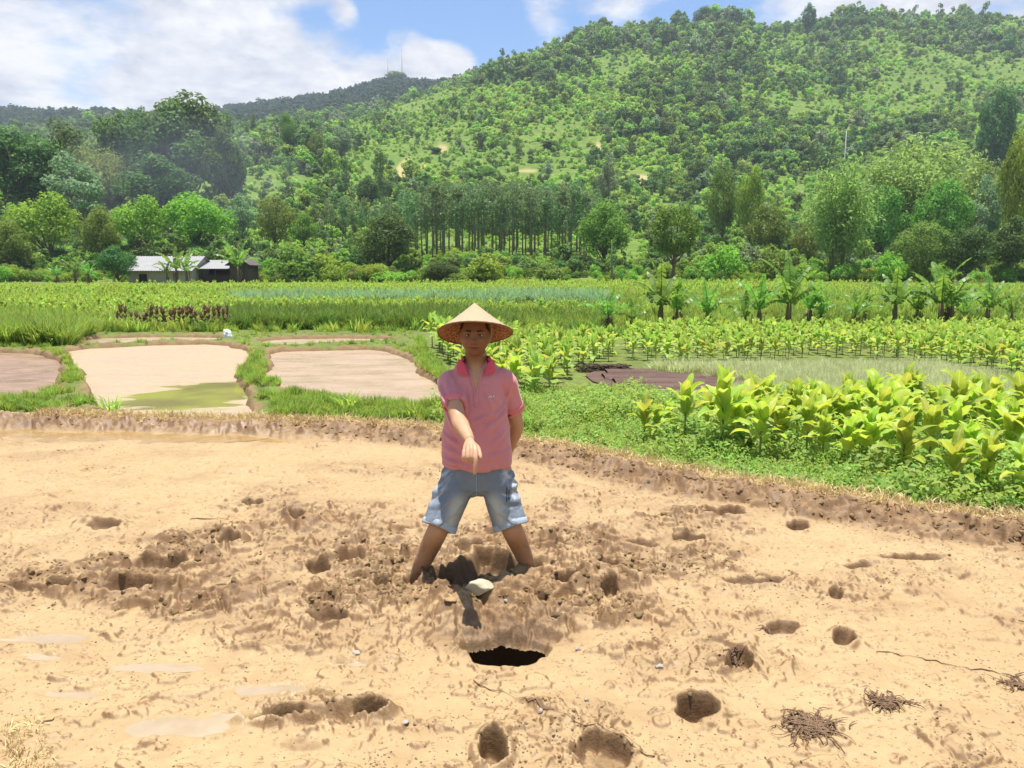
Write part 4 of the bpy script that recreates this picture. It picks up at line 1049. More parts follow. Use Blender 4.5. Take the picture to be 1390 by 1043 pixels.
# ---- far crop strips
def strip(name, poly, n, y0, y1, meshes, s0, s1, seed, label, cat, tilt=.1):
    x, y = area_points(poly, n, y0, y1, seed); scatter(name, meshes, P3(x, y), r0.uniform(s0, s1, len(x)), seed=seed, tilt=tilt, label=label, cat=cat)
ytob = [tobacco(840, 0, 1.0, 1), tobacco(841, 0, 1.0, 1)]; ytob = [one_mesh(*m, 'tobacco') for m in ytob]
for m in ytob: m.materials[1] = F_YELLOW
corn = [grass_tuft(650 + k, F_CORN, 14, 1.3, .12, .035, .9, .25) for k in range(3)]
strip('yellow_crop_strip', [(-150, 404), (-150, 391), (1000, 386), (1390, 392), (1390, 398), (940, 400), (600, 402)], 9000, 45, 84, ytob + tobm[:1] + gt_far[:2], .40, .65, 7, 'far strip of yellow green flowering crop below the trees', 'crop strip')
strip('corn_strip', [(300, 417), (330, 405), (820, 404), (830, 416), (600, 419)], 2600, 36, 62, corn, .45, .7, 8, 'strip of blue green maize on the terrace behind the man', 'maize')
strip('low_crop_strip', [(-100, 432), (-100, 402), (300, 404), (340, 420), (820, 420), (820, 432), (400, 434)], 4200, 25, 60, ytob[:1] + tobm[:2] + gt_far, .4, .65, 9, 'mixed low green and yellow crop on the terraces', 'crop')
# dried brown stalks in a row
dry = tobacco(850, 0, 1.0, .9); dryL = dry[1].copy(); dryL.materials[0] = F_BROWN
for k in range(26):
    px = 160 + k * 6.0 + rnd.uniform(-2, 2); g = hit(px, 448 + rnd.uniform(-.6, .6))
    o = link('dried_tobacco_plant', dryL, label='withered brown tobacco plant in the dried row beyond the ponds', cat='tobacco plant', group='withered tobacco plants beyond the ponds')
    o.location = g; q_ = rnd.uniform(.42, .66); o.scale = (q_, q_, rnd.uniform(.45, .85)); o.rotation_euler[2] = rnd.uniform(0, 6)
# ---- grasses
gt = [grass_tuft(660 + k, m, 40, .22, .09, .007, .6) for k, m in enumerate((F_GRASS, F_GRASS, F_GRASSD, F_GRASS))]
gs = [grass_tuft(670 + k, F_SAGE, 36, .28, .16, .006, .4) for k in range(3)]
gl = [grass_tuft(675 + k, m, 40, .55, .16, .014, .6) for k, m in enumerate((F_GRASS, F_GRASS, F_GRASSD))]
x, y = area_points([(-200, 445), (560, 445), (640, 560), (700, 600), (-200, 566)], 30000, 8.2, 27, 31)
d = np.full(x.shape, 9.0)
for P in ponds.values(): d = np.minimum(d, sdist(P, x, y))
qx, qy = proj(x, y, 0 * x)
k = ~((qy < 483) & (qy > 450) & (qx > 100) & (qx < 565) & (r0.uniform(0, 1, len(x)) < .88)) & (d > .09 + .10 * fbm(x * 2, y * 2, 45, 2)) & ~((qx > 135) & (qx < 372) & (bank_s(x, y) > -1.3)) & (bank_s(x, y) < -.28) & (fbm(x * .8, y * .8, 46, 2) > -.28 - .4 * (d > .6))
scatter('dike_grass', gt, P3(x, y)[k], (r0.uniform(.25, .6, len(x)) * (1 + .7 * (d > 1.2)))[k], seed=11, tilt=.2, label='short green grass growing on the dikes between the ponds', cat='grass')
x, y = area_points([(-200, 476), (-200, 436), (90, 440), (118, 455), (80, 474), (40, 478)], 9000, 17, 33, 32); k = not_pond(x, y, .2)
scatter('tall_grass', gl, P3(x, y)[k], r0.uniform(.5, 1.0, len(x))[k], seed=12, tilt=.2, label='tall bright grass left of the ponds', cat='grass')
x, y = area_points([(-200, 452), (-200, 400), (1600, 388), (1600, 460), (840, 458), (560, 462), (300, 455)], 26000, 21, 82, 33); k = not_pond(x, y, .3) & ~(in_px([(300, 453), (300, 424), (840, 424), (840, 448), (600, 453)], x, y) & (r0.uniform(0, 1, len(x)) < .85))
scatter('terrace_grass', gl + gt_far, P3(x, y)[k], (r0.uniform(.35, .8, len(x)) * (.6 + .004 * y))[k], seed=13, tilt=.2, label='rough green grass covering the terraces and their banks', cat='grass')
x, y = area_points([(700, 432), (1500, 425), (1500, 447), (700, 452)], 3500, 26, 45, 36)
scatter('bank_grass', gl, P3(x, y), r0.uniform(.7, 1.3, len(x)), seed=14, tilt=.25, label='long grass on the terrace bank behind the banana row', cat='grass')
x, y = area_points([(300, 452), (300, 428), (830, 428), (830, 446), (600, 452)], 6500, 22, 40, 37); k = not_pond(x, y, .4)
scatter('bank_grass', [gl[2]], P3(x, y)[k], r0.uniform(.6, 1.1, len(x))[k], seed=15, tilt=.25, label='darker grass on the terrace bank behind the ponds', cat='grass')
sb = [tuple(p) for p in seedbed_px]
x, y = area_points([(840, 492), (930, 502), (1110, 488), (1200, 488), (1400, 528), (1600, 560), (1600, 600), (1390, 570), (1000, 545), (960, 510), (880, 502)], 26000, 6.5, 17, 34)
k = ~in_px(sb, x, y)
scatter('pale_weeds', gs, P3(x, y)[k], r0.uniform(.6, 1.1, len(x))[k], seed=16, tilt=.2, label='pale sage green fine weeds filling the field behind the tobacco block', cat='weeds')
wd = [weed_sprig(680 + k, F_WEED, h, 36, l) for k, (h, l) in enumerate(((.20, .042), (.26, .05), (.14, .036), (.30, .045)))]
x, y = area_points([(596, 560), (700, 548), (760, 520), (800, 512), (880, 540), (1000, 548), (1390, 560), (1700, 620), (1900, 830), (1400, 720), (1000, 672), (700, 612), (600, 596)], 30000, 3.2, 13.5, 35)
k = (bank_s(x, y) < -.30 + .1 * fbm(x * 3, y * 3, 47, 2)) & not_pond(x, y, .1); x, y = x[k], y[k]
kind = np.where(r0.uniform(0, 1, len(x)) < .84, r0.integers(0, 4, len(x)), 4 + r0.integers(0, 4, len(x)))
scatter('weeds', wd + gt, P3(x, y), r0.uniform(.5, 1.25, len(x)) * (.75 + .5 * ss(-.2, .3, fbm(x * .9, y * .9, 48, 2))), kind, seed=17, tilt=.25, label='low leafy weeds growing between the tobacco plants', cat='weeds')
# straw-coloured dry blades along the crest of the bank
st_ = [grass_tuft(690 + k, F_STRAW, 16, .06, .06, .004, 1.6) for k in range(3)]
xx = r0.uniform(-5.5, 4.4, 2600); yy = np.interp(xx, BX, BY) + r0.normal(.10, .10, len(xx))
scatter('dry_straw', st_, P3(xx, yy), r0.uniform(.5, 1.3, len(xx)), seed=18, tilt=.5, label='dry straw coloured blades along the top of the mud bank', cat='straw')
# bright grass clumps by the bank
for px, b, s, lab in [(472, 560, .62, 'tall bright grass clump by the right pond'), (452, 562, .42, 'smaller grass clump left of the tall clump'), (150, 556, .55, 'grass clump on the dike by the reddish seedbed'), (560, 568, .5, 'thin weedy clump left of the man')]:
    g = hit(px, b); o = link('grass_clump', gl[0], label=lab, cat='grass'); o.location = (g.x, g.y, gz1(g.x, g.y)); o.scale = (s * 1.3, s * 1.3, s * .62)

xx, yy = area_points([(-60, 1000), (-60, 955), (30, 965), (70, 1020), (90, 1060), (-60, 1060)], 260, 1.9, 2.6, 61)
scatter('dry_straw', st_, P3(xx, yy), r0.uniform(.3, .7, len(xx)), seed=19, tilt=.5, label='dry grass stubble at the lower left corner of the mud', cat='straw')
# ================================================================== BUILT AND SMALL THINGS
def corrug_roof(p0, p1, p2, p3, nwave, amp, mb, nu=None, nv=6):
    """sheet p0-p1 (eave) p3-p2 (ridge) with corrugation running up the slope"""
    p0, p1, p2, p3 = map(np.array, (p0, p1, p2, p3)); nu = nwave * 4
    nrm = np.cross(p1 - p0, p3 - p0); nrm = nrm / np.linalg.norm(nrm)
    for side in (0, -.03):
        V = []
        for j in range(nv + 1):
            for i in range(nu + 1):
                u, v = i / nu, j / nv
                V.append((p0 * (1 - u) + p1 * u) * (1 - v) + (p3 * (1 - u) + p2 * u) * v + nrm * (amp * math.sin(u * nwave * 6.283) + side))
        F = [(j * (nu + 1) + i, j * (nu + 1) + i + 1, (j + 1) * (nu + 1) + i + 1, (j + 1) * (nu + 1) + i) for j in range(nv) for i in range(nu)]
        mb.add(V, None, F)
M_ROOF = plain('roof_sheet', (.27, .27, .265), .55, 1.5, .22, .1)
M_ROOFD = plain('roof_dark', (.10, .085, .075), .8, 3, .3, .2)
M_WALL = plain('wall_render', (.36, .33, .29), .9, 1.2, .3, .3, .02)
M_WOOD = plain('wood_dark', (.07, .055, .045), .85, 4, .4, .3)
M_DARK = plain('window_dark', (.02, .02, .022), .3, 3, .2, 0)
M_METAL = plain('mast_metal', (.30, .31, .33), .5, 2, .15, 0)
hY = 80.0
def hp_(px, py, Y=hY): return py_at(px, py, Y)
g0 = float(zbase(np.array([hp_(230, 390).x]), np.array([hY]))[0])
a, b = hp_(176, 390), hp_(262, 390); top = hp_(200, 365).z; rid = hp_(200, 348, hY + 3.0).z
e = empty('farmhouse', ((a.x + b.x) / 2, hY, g0), 'low grey farmhouse with pale corrugated roof behind the round tree', 'house')
inv = Matrix.Translation(-e.location)
def loc_(v): return np.array(v) - np.array(e.location)
x0, x1 = a.x - e.location.x, b.x - e.location.x; hw = top - g0; hr = rid - g0
mb = MB(); wx = hp_(195, 380).x - e.location.x; wz = hp_(195, 378).z - g0
# front wall with a window opening, side walls, back wall
for (cx, cz, dx, dz) in [((x0 + wx - .42) / 2, hw / 2, wx - .42 - x0, hw), ((wx + .42 + x1) / 2, hw / 2, x1 - wx - .42, hw), (wx, (wz - .4) / 2, .84, wz - .4), (wx, (wz + .4 + hw) / 2, .84, hw - wz - .4)]:
    mb.box((cx, 0, cz), (dx, .2, dz))
mb.box((x0 + .1, 3.0, hw / 2), (.2, 5.8, hw)); mb.box((x1 - .1, 3.0, hw / 2), (.2, 5.8, hw)); mb.box(((x0 + x1) / 2, 6.0, hw / 2), (x1 - x0, .2, hw))
for sx_ in (x0 + .1, x1 - .1): mb.add([(sx_ - .1, .1, hw), (sx_ - .1, 5.9, hw), (sx_ - .1, 3, hr - .1), (sx_ + .1, .1, hw), (sx_ + .1, 5.9, hw), (sx_ + .1, 3, hr - .1)], [(0, 1, 2), (3, 5, 4)], [(0, 2, 5, 3), (1, 4, 5, 2)])
mb.build('wall', M_WALL, e, False)
mb = MB(); corrug_roof((x0 - .5, -.7, hw - .22), (x1 + .3, -.7, hw - .22), (x1 + .3, 3, hr), (x0 - .5, 3, hr), 26, .03, mb); corrug_roof((x1 + .3, 6.7, hw - .22), (x0 - .5, 6.7, hw - .22), (x0 - .5, 3.01, hr), (x1 + .3, 3.01, hr), 26, .03, mb)
mb.build('roof', M_ROOF, e, True)
mb = MB(); mb.box((wx, .03, wz), (.80, .03, .76)); wn = mb.build('window', M_DARK, e, False)
mb = MB()
for q in (-.4, .4): mb.box((wx + q, -.10, wz), (.07, .06, .9))
for q in (-.42, .42): mb.box((wx, -.10, wz + q), (.73, .06, .07))
mb.box((wx, -.09, wz), (.05, .04, .76)); mb.build('frame', M_WOOD, wn, False)
# open shed
a, b = hp_(250, 390, 81.5), hp_(316, 390, 81.5); g1 = g0; top = hp_(280, 365, 81.5).z; rid = hp_(280, 353, 84).z
e = empty('open_shed', ((a.x + b.x) / 2, 81.5, g1), 'open sided shed with pale sheet roof joined to the farmhouse', 'shed')
x0, x1 = a.x - e.location.x, b.x - e.location.x; hw = top - g1; hr = rid - g1
mb = MB(); corrug_roof((x0, -.5, hw), (x1 + .2, -.5, hw), (x1 + .2, 3.4, hr), (x0, 3.4, hr), 20, .03, mb); mb.build('roof', M_ROOF, e)
mb = MB(); mb.box(((x0 + x1) / 2, 3.2, hw / 2), (x1 - x0, .15, hw)); mb.box(((x0 + x1) / 2, .3, .45), (x1 - x0 - .4, .12, .9)); mb.build('back_wall', M_WOOD, e, False)
for k in range(4):
    mb = MB(); q = x0 + .3 + (x1 - x0 - .4) * k / 3; mb.tube([(q, -.2, -.1), (q, -.2, hw + .02)], .07, 8); mb.build('post', M_WOOD, e)
# dark gabled hut
a, b = hp_(313, 390, 80.5), hp_(338, 390, 80.5); top = hp_(325, 358, 80.5).z; rid = hp_(325, 349, 80.5).z
e = empty('dark_hut', ((a.x + b.x) / 2, 80.5, g0), 'small dark gabled hut at the right end of the shed', 'hut')
x0, x1 = a.x - e.location.x, b.x - e.location.x; hw = top - g0; hr = rid - g0
mb = MB(); mb.box(((x0 + x1) / 2, 1.6, hw / 2), (x1 - x0, 3.2, hw)); mb.add([(x0, .002, hw), (x1, .002, hw), (0, .002, hr - .06), (x0, 3.19, hw), (x1, 3.19, hw), (0, 3.19, hr - .06)], [(0, 1, 2), (3, 5, 4)], None); mb.build('wall', M_WOOD, e, False)
mb = MB()
for s_ in (x0 - .35, x1 + .35):
    n_ = 1 if s_ > 0 else -1
    mb.add([(s_, -.4, hw - .15), (s_, 3.6, hw - .15), (0, 3.6, hr), (0, -.4, hr), (s_, -.4, hw - .23), (s_, 3.6, hw - .23), (0, 3.6, hr - .08), (0, -.4, hr - .08)], None, [(0, 1, 2, 3), (4, 7, 6, 5), (0, 3, 7, 4), (1, 5, 6, 2), (0, 4, 5, 1)])
mb.build('roof', M_ROOFD, e, False)
mb = MB(); mb.box((.15, -.03, .95), (.8, .05, 1.9)); mb.build('door', M_DARK, e, False)
# radio masts on the far hill
for px, tp, lab in [(545, 62, 'taller thin radio mast on the far hill top'), (526, 77, 'shorter faint radio mast left of the taller mast')]:
    Y = 990; t = py_at(px, tp, Y); g = float(zbase(t.x, Y)); H = t.z - g
    e = empty('radio_mast', (t.x, Y, g), lab, 'mast'); mb = MB(); w0 = .9 if tp < 70 else .6
    for k in range(3):
        q = k * 2.094; mb.tube([(math.cos(q) * w0, math.sin(q) * w0, -1), (math.cos(q) * w0 * .35, math.sin(q) * w0 * .35, H * .85)], .14, 5)
    for j in range(18):
        f = j / 18; w = w0 * (1 - .65 * f); z = H * .85 * f; w2 = w0 * (1 - .65 * (f + 1 / 18)); z2 = H * .85 * (j + 1) / 18
        for k in range(3):
            q, q2 = k * 2.094, (k + 1) * 2.094; mb.tube([(math.cos(q) * w, math.sin(q) * w, z), (math.cos(q2) * w2, math.sin(q2) * w2, z2)], .07, 4)
    mb.build('lattice', M_METAL, e)
    mb = MB(); mb.tube([(0, 0, H * .84), (0, 0, H)], [.16, .06], 5); mb.build('aerial', M_METAL, e)
# grey pole on the slope
t = py_at(1149, 178, 230); g = float(zbase(t.x, 230)); H = t.z - g
e = empty('utility_pole', (t.x, 230, g), 'thin grey pole on the slope above the tall bamboo clump', 'pole')
mb = MB(); mb.tube([(0, 0, -.5), (0, 0, H)], [.2, .12], 8); mb.build('pole', M_METAL, e)
mb = MB(); mb.box((0, 0, H - .6), (1.4, .1, .1)); mb.build('crossarm', M_METAL, e, False)
# white sack on the dike
def lumpy(name, mat, sx_, sy_, sz_, seed, amp=.18, fr=3.0, sub=4, cut=0, **kw):
    bm = bmesh.new(); bmesh.ops.create_icosphere(bm, subdivisions=sub, radius=1); rc_ = random.Random(seed * 7 + 1)
    cuts = [(Vector((rc_.gauss(0, 1), rc_.gauss(0, 1), rc_.gauss(0, .8))).normalized(), rc_.uniform(.5, .82)) for _ in range(cut)]
    from mathutils import noise as mn
    for v in bm.verts:
        n_ = mn.fractal(v.co * fr * .5 + Vector((seed * 3.1, seed * 1.7, 0)), 1.0, 2.0, 3)
        v.co *= 1 + amp * n_
        for cn, cd in cuts:
            t_ = v.co.dot(cn) - cd
            if t_ > 0: v.co -= cn * t_ * .92
        v.co.x *= sx_; v.co.y *= sy_; v.co.z *= sz_
    for f in bm.faces: f.smooth = True
    me = bpy.data.meshes.new(name); bm.to_mesh(me); bm.free(); me.materials.append(mat)
    return link(name, me, **kw)
M_WHITE = plain('white_plastic', (.72, .73, .76), .5, 8, .1, .3)
g = hit(309, 459); o = lumpy('plastic_sack', M_WHITE, .11, .08, .15, 4, .35, 4, label='white plastic sack standing on the dike beyond the ponds', cat='sack'); o.location = (g.x, g.y, gz1(g.x, g.y) + .09)
# stones
M_STONE = plain('stone_pale', (.46, .40, .28), .8, 30, .2, .4, .004)
M_STONEW = plain('stone_white', (.33, .29, .24), .7, 40, .2, .3, .003)
M_CLOD = plain('mud_clod', (.25, .16, .075), .9, 26, .5, .8, .01)
M_CLODL = plain('mud_clod_dry', (.33, .222, .105), .9, 26, .3, .8, .01)
M_CLODD = plain('mud_clod_wet', (.125, .078, .04), .8, 26, .5, .8, .01)
def on_mud(px, py, dz=0.0):
    p = gp(px, py, .0)
    for _ in range(4): p = gp(px, py, gz1(p.x, p.y))
    return p
def stone(px, py, sx_, sy_, sz_, mat, seed, label, name='stone', sink=.3, rz=.3, cat='stone', amp=.2):
    p = on_mud(px, py); o = lumpy(name, mat, sx_, sy_, sz_, seed, amp, 2.4, 4, 11, label=label, cat=cat)
    o.location = (p.x, p.y, gz1(p.x, p.y) + sz_ * (1 - 2 * sink)); o.rotation_euler = (.15, .1, rz); return o
stone(655, 807, .084, .062, .043, M_STONE, 2, 'large flat pale stone lying in the mud between the feet and the hole', sink=.12)
stone(612, 815, .034, .026, .016, M_CLODL, 3, 'small pale stone half sunk left of the large flat stone')
stone(895, 899, .026, .018, .011, M_STONEW, 5, 'small white stone right of the hole')
stone(484, 888, .030, .018, .008, M_STONEW, 6, 'flat white chip left of the hole')
stone(550, 982, .018, .013, .008, M_STONEW, 7, 'grey white pebble beside the broken crust at the front')
stone(687, 819, .012, .010, .010, M_STONEW, 8, 'tiny white pebble right of the large flat stone')
stone(785, 883, .016, .012, .01, M_STONEW, 9, 'grey pebble right of the hole lip')
stone(758, 842, .052, .022, .018, M_CLODD, 10, 'flat dark clod right above the hole', 'flat_clod', .1, -.1, 'clod')
stone(797, 951, .012, .01, .008, M_STONEW, 12, 'small white pebble left of the deep footprint'); stone(734, 967, .013, .012, .01, M_STONEW, 13, 'grey pebble in front of the hole')
# mud lumps scattered over the churned ground (nobody could count them)
def clod_mesh(seed, mat, amp=.45):
    bm = bmesh.new(); bmesh.ops.create_icosphere(bm, subdivisions=3, radius=1)
    from mathutils import noise as mn
    sc_ = Vector((1, rnd.uniform(.6, .9), rnd.uniform(.45, .75)))
    for v in bm.verts:
        c = v.co.copy(); s_ = Vector((seed * 3.7, seed * 1.3, seed))
        n_ = mn.fractal(c * .9 + s_, 1.0, 2.1, 4) + .5 * (abs(mn.noise(c * 2.3 + s_)) - .2) - .35 * max(0, mn.cell(c * 1.6 + s_) - .5)
        v.co = Vector((c.x * sc_.x, c.y * sc_.y, c.z * sc_.z)) * (1 + amp * n_)
    for _ in range(7):
        cn = Vector((rnd.gauss(0, 1), rnd.gauss(0, 1), rnd.gauss(0, 1))).normalized(); cd = rnd.uniform(.42, .7)
        for v in bm.verts:
            t_ = v.co.dot(cn) - cd
            if t_ > 0: v.co -= cn * t_ * .85
    for f in bm.faces: f.smooth = True
    me = bpy.data.meshes.new('clod'); bm.to_mesh(me); bm.free(); me.materials.append(mat); return me
clods = [clod_mesh(k + 1, m) for k, m in enumerate((M_CLODL, M_CLODL, M_CLODL, M_CLOD, M_CLOD, M_CLOD, M_CLODD))]
n = 120000; rc = np.random.default_rng(77)
y = np.exp(rc.uniform(math.log(1.7), math.log(9.5), n)); px = rc.uniform(-250, 1650, n); x = (px - 695) / FPX * y * CP
h_, M_, wet_, face_, crest_, hole_ = mud(x, y)
cl = ss(-.1, .35, fbm(x * 2.4, y * 2.4, 55, 3))
pr = np.clip(M_ * (.15 + .85 * cl) * .42 + face_ * .38 + .07 * cl + .03, 0, 1) * (1 - wet_) * (hole_ < .05)
dh = np.hypot(*[(q - c) / r for q, c, r in zip(proj(x, y, 0 * x), (684, 882), (66, 27))])
k = (rc.uniform(0, 1, n) < pr) & (bank_s(x, y) > .06) & (dh > 1)
x, y = x[k], y[k]; M_, face_ = M_[k], face_[k]
big = rc.uniform(0, 1, len(x)) ** 3
s_ = (.0035 + .018 * big * np.maximum(.25, np.maximum(M_, face_))) * (.8 + .35 * np.maximum(M_, face_)) * (1 + .05 * y)
ii_ = np.where(face_ > .3, rc.choice([0, 1, 2, 3, 4, 5], len(x)), rc.choice(7, len(x), p=[.24, .24, .20, .12, .09, .07, .04]))
scatter('mud_clods', clods, P3(x, y) + np.stack([0 * x, 0 * x, s_ * -.05], 1), s_, ii_, seed=41, tilt=.5, label='crumbled wet clods of brown mud around the trampled patch and along the bank', cat='mud clods')
# withered root tufts on the mud
M_ROOT = plain('dry_roots', (.17, .105, .06), .9, 30, .4, .2)
def root_tuft(px, py, w, label, seed, tall=.6, n=70):
    r = np.random.default_rng(seed); p = on_mud(px, py); mb = MB()
    for k in range(n):
        a = r.uniform(0, 6.283); L_ = w * r.uniform(.15, .9); b = np.array([r.normal(0, w * .34), r.normal(0, w * .20), 0]); pts = [b]
        u = r.uniform(.05, tall)
        for j in range(1, 5):
            f = j / 4; a += r.normal(0, .7); pts.append(pts[-1] + np.array([math.cos(a) * L_ / 4, math.sin(a) * L_ / 4, L_ * (u * (.5 - f)) * .9 + .002]))
        pts = [np.array([q[0], q[1], max(q[2], 0) + gz1(p.x + q[0], p.y + q[1]) - p.z + .004]) for q in pts]
        mb.tube(pts, list(np.array([.0034, .003, .0025, .002, .0012]) * r.uniform(.5, 1.5)), 4)
    o = mb.build('withered_root_tuft', M_ROOT, label=label, cat='roots'); o.location = p
root_tuft(1100, 986, .13, 'largest tuft of withered roots lying on the mud at front right', 1, .28, 170)
root_tuft(1205, 955, .10, 'tuft of dry roots with an upright stalk right of the largest tuft', 2, .55, 90)
root_tuft(1375, 930, .10, 'thin flat tangle of dark roots at the right picture edge', 3, .2, 60)
root_tuft(1050, 853, .06, 'small clump of roots filling the footprint right of the white stone', 4, .4, 60)
root_tuft(998, 900, .05, 'clump of dry roots in the shallow footprint', 5, .4, 50)
# strands and straw lines on the mud
def strand(pts, rad, label, name='root_strand', mat=None):
    P = [on_mud(*q) for q in pts]; Q = []
    for i in range(len(P) - 1):
        for f in np.linspace(0, 1, 9)[:-1]:
            p = P[i].lerp(P[i + 1], f); p.x += rnd.uniform(-.012, .012); p.y += rnd.uniform(-.012, .012); Q.append((p.x, p.y, gz1(p.x, p.y) + .004))
    mb = MB(); mb.tube(Q, [rad * (.6 + .4 * math.sin(i * .9)) for i in range(len(Q))], 5); return mb.build(name, mat or M_ROOT, label=label, cat='root')
strand([(640, 925), (720, 950), (800, 985), (900, 1036)], .0028, 'long dark root strand running from the hole to the front edge')
strand([(1190, 885), (1260, 897), (1340, 912), (1388, 922)], .003, 'thin root strand leading to the tangle at the right edge')
strand([(960, 660), (975, 645)], .007, 'pale broken stick lying on the mud bank', 'stick', F_STRAW)
strand([(60, 982), (90, 970)], .003, 'short root strand at the lower left of the mud')
strand([(260, 705), (320, 704)], .004, 'dark root strand behind the trampled mud')
# dark seedbed and straw bundles
zs = float(zbase(hit(900, 516).x, hit(900, 516).y)) + .03
P = np.array([gp(a_, b_, zs)[:2] for a_, b_ in seedbed_px])
t = NT('seedbed_soil'); n_ = t.noise(14, 5, .6); n2_ = t.noise(1.2, 4)
M_SEED = t.done(t.bsdf(t.mix(t.maprange(n2_, .35, .65), (.085, .05, .04), (.13, .08, .06)), .75, t.bump(n_, .5, .02), .2))
M_CHAN = plain('seedbed_channel', (.34, .25, .17), .7, 6, .2, .3, .01, objspace=False)
flat_sheet('seedbed', grow(smooth_poly(P), .25), zs, M_SEED)
lo, hi = P.min(axis=0), P.max(axis=0); Pi = grow(smooth_poly(P), -.05)
nrow = 5
for k in range(nrow):
    ya = lo[1] + (hi[1] - lo[1]) * k / nrow + .05; yb_ = lo[1] + (hi[1] - lo[1]) * (k + 1) / nrow - .05
    xs = np.linspace(lo[0], hi[0], 120); ok = sdist(Pi, xs, np.full(120, (ya + yb_) / 2)) < -.04
    if not ok.any(): continue
    a_, b_ = xs[ok].min(), xs[ok].max(); V = []; m_ = 60
    for i in range(m_ + 1):
        q = a_ + (b_ - a_) * i / m_
        for yy_, zz_ in ((ya, -.02), (ya + .03, .05), ((ya + yb_) / 2, .06), (yb_ - .03, .05), (yb_, -.02)): V.append((q, yy_ + rnd.uniform(-.015, .015), zs + zz_ + rnd.uniform(-.006, .006)))
    F = [(i * 5 + j, (i + 1) * 5 + j, (i + 1) * 5 + j + 1, i * 5 + j + 1) for i in range(m_) for j in range(4)]
    mb = MB(); mb.add(V, None, F); mb.build('seedbed_ridge', M_SEED, kind='structure')
    if k: flat_sheet('seedbed_channel', np.array([(a_ + .1, ya - .085), (b_ - .1, ya - .085), (b_ - .1, ya - .02), (a_ + .1, ya - .02)]), zs + .03, M_CHAN)
M_BUND = plain('dark_straw', (.10, .075, .05), .9, 20, .5, .5, .01)
g = hit(820, 505); e_ = MB(); r = np.random.default_rng(9)
for k in range(240):
    b = np.array([r.uniform(-.55, .55), r.normal(0, .10), r.uniform(.0, .16)]); a = r.normal(0, .5); L_ = r.uniform(.12, .3)
    d = np.array([math.cos(a) * L_, math.sin(a) * L_, r.normal(0, .04)]); e_.tube([b - d / 2, b + np.array([0, 0, .02]), b + d / 2], .009, 4)
o = e_.build('straw_heap', M_BUND, label='low heap of dark straw beside the dark seedbed', cat='straw heap'); o.location = g
# ================================================================== THE MAN
from mathutils.bvhtree import BVHTree
from mathutils import noise as mnoise
MX, MY = -.205, 4.0
man = empty('person', (MX, MY, 0), 'man in pink polo shirt, denim shorts and conical straw hat pointing down at the hole', 'person')
def loft(mb, rings, n=28, pw=2.0):
    """rings: (centre, vec a, vec b)"""
    V = []
    for c, a, b in rings:
        c, a, b = map(np.array, (c, a, b))
        for k in range(n):
            t = 2 * math.pi * k / n; ct, st = math.cos(t), math.sin(t)
            V.append(c + a * (abs(ct) ** (2 / pw) * (1 if ct > 0 else -1)) + b * (abs(st) ** (2 / pw) * (1 if st > 0 else -1)))
    m = len(rings); F = [(i * n + k, i * n + (k + 1) % n, (i + 1) * n + (k + 1) % n, (i + 1) * n + k) for i in range(m - 1) for k in range(n)]
    V += [np.array(rings[0][0]), np.array(rings[-1][0])]; F3 = []
    for k in range(n): F3 += [(m * n, (k + 1) % n, k), (m * n + 1, (m - 1) * n + k, (m - 1) * n + (k + 1) % n)]
    mb.add(V, F3, F)
def hr(z, cx, cy, rx, ry): return ((cx, cy, z), (rx, 0, 0), (0, ry, 0))
def interp(P, n=6):                   # smooth chain through (point, radius)
    pts = [Vector(p[:3]) for p in P]; rad = [p[3] for p in P]; Q, Rr = [], []
    for i in range(len(pts) - 1):
        p0 = pts[max(i - 1, 0)]; p1, p2 = pts[i], pts[i + 1]; p3 = pts[min(i + 2, len(pts) - 1)]
        for k in range(n):
            t = k / n; t2, t3 = t * t, t * t * t
            Q.append(.5 * ((2 * p1) + (p2 - p0) * t + (2 * p0 - 5 * p1 + 4 * p2 - p3) * t2 + (3 * p1 - p0 - 3 * p2 + p3) * t3)); s = t * t * (3 - 2 * t); Rr.append(rad[i] * (1 - s) + rad[i + 1] * s)
    Q.append(pts[-1]); Rr.append(rad[-1]); return Q, Rr
def limb(mb, P, n=16, sx=1.0):
    Q, Rr = interp(P); mb.tube(Q, Rr, n, sx)
def ball(mb, c, r, n=14, rot=None):
    r = (r,) * 3 if isinstance(r, (int, float)) else r; V = []; m = n
    for i in range(1, m):
        ph = math.pi * i / m
        for k in range(2 * n):
            t = math.pi * k / n; v = Vector((r[0] * math.sin(ph) * math.cos(t), r[1] * math.sin(ph) * math.sin(t), r[2] * math.cos(ph)))
            if rot is not None: v = rot @ v
            V.append(tuple(v + Vector(c)))
    q = 2 * n; F = [(i * q + k, (i + 1) * q + k, (i + 1) * q + (k + 1) % q, i * q + (k + 1) % q) for i in range(m - 2) for k in range(q)]
    a = Vector((0, 0, r[2])); a = rot @ a if rot is not None else a
    V += [tuple(Vector(c) + a), tuple(Vector(c) - a)]; b = len(V) - 2
    F3 = [(b, k, (k + 1) % q) for k in range(q)] + [(b + 1, (m - 2) * q + (k + 1) % q, (m - 2) * q + k) for k in range(q)]
    mb.add(V, F3, F)
def fuse(mb, voxel, smooth=2, fac=.5):
    me = mb.mesh('tmp', MAT_MUD); o = link('tmp', me)
    md = o.modifiers.new('r', 'REMESH'); md.mode = 'VOXEL'; md.voxel_size = voxel; md.use_smooth_shade = True
    if smooth: sm = o.modifiers.new('s', 'SMOOTH'); sm.factor = fac; sm.iterations = smooth
    bpy.context.view_layer.update(); dg = bpy.context.evaluated_depsgraph_get()
    out = bpy.data.meshes.new_from_object(o.evaluated_get(dg)); bpy.data.objects.remove(o); bpy.data.meshes.remove(me)
    return out
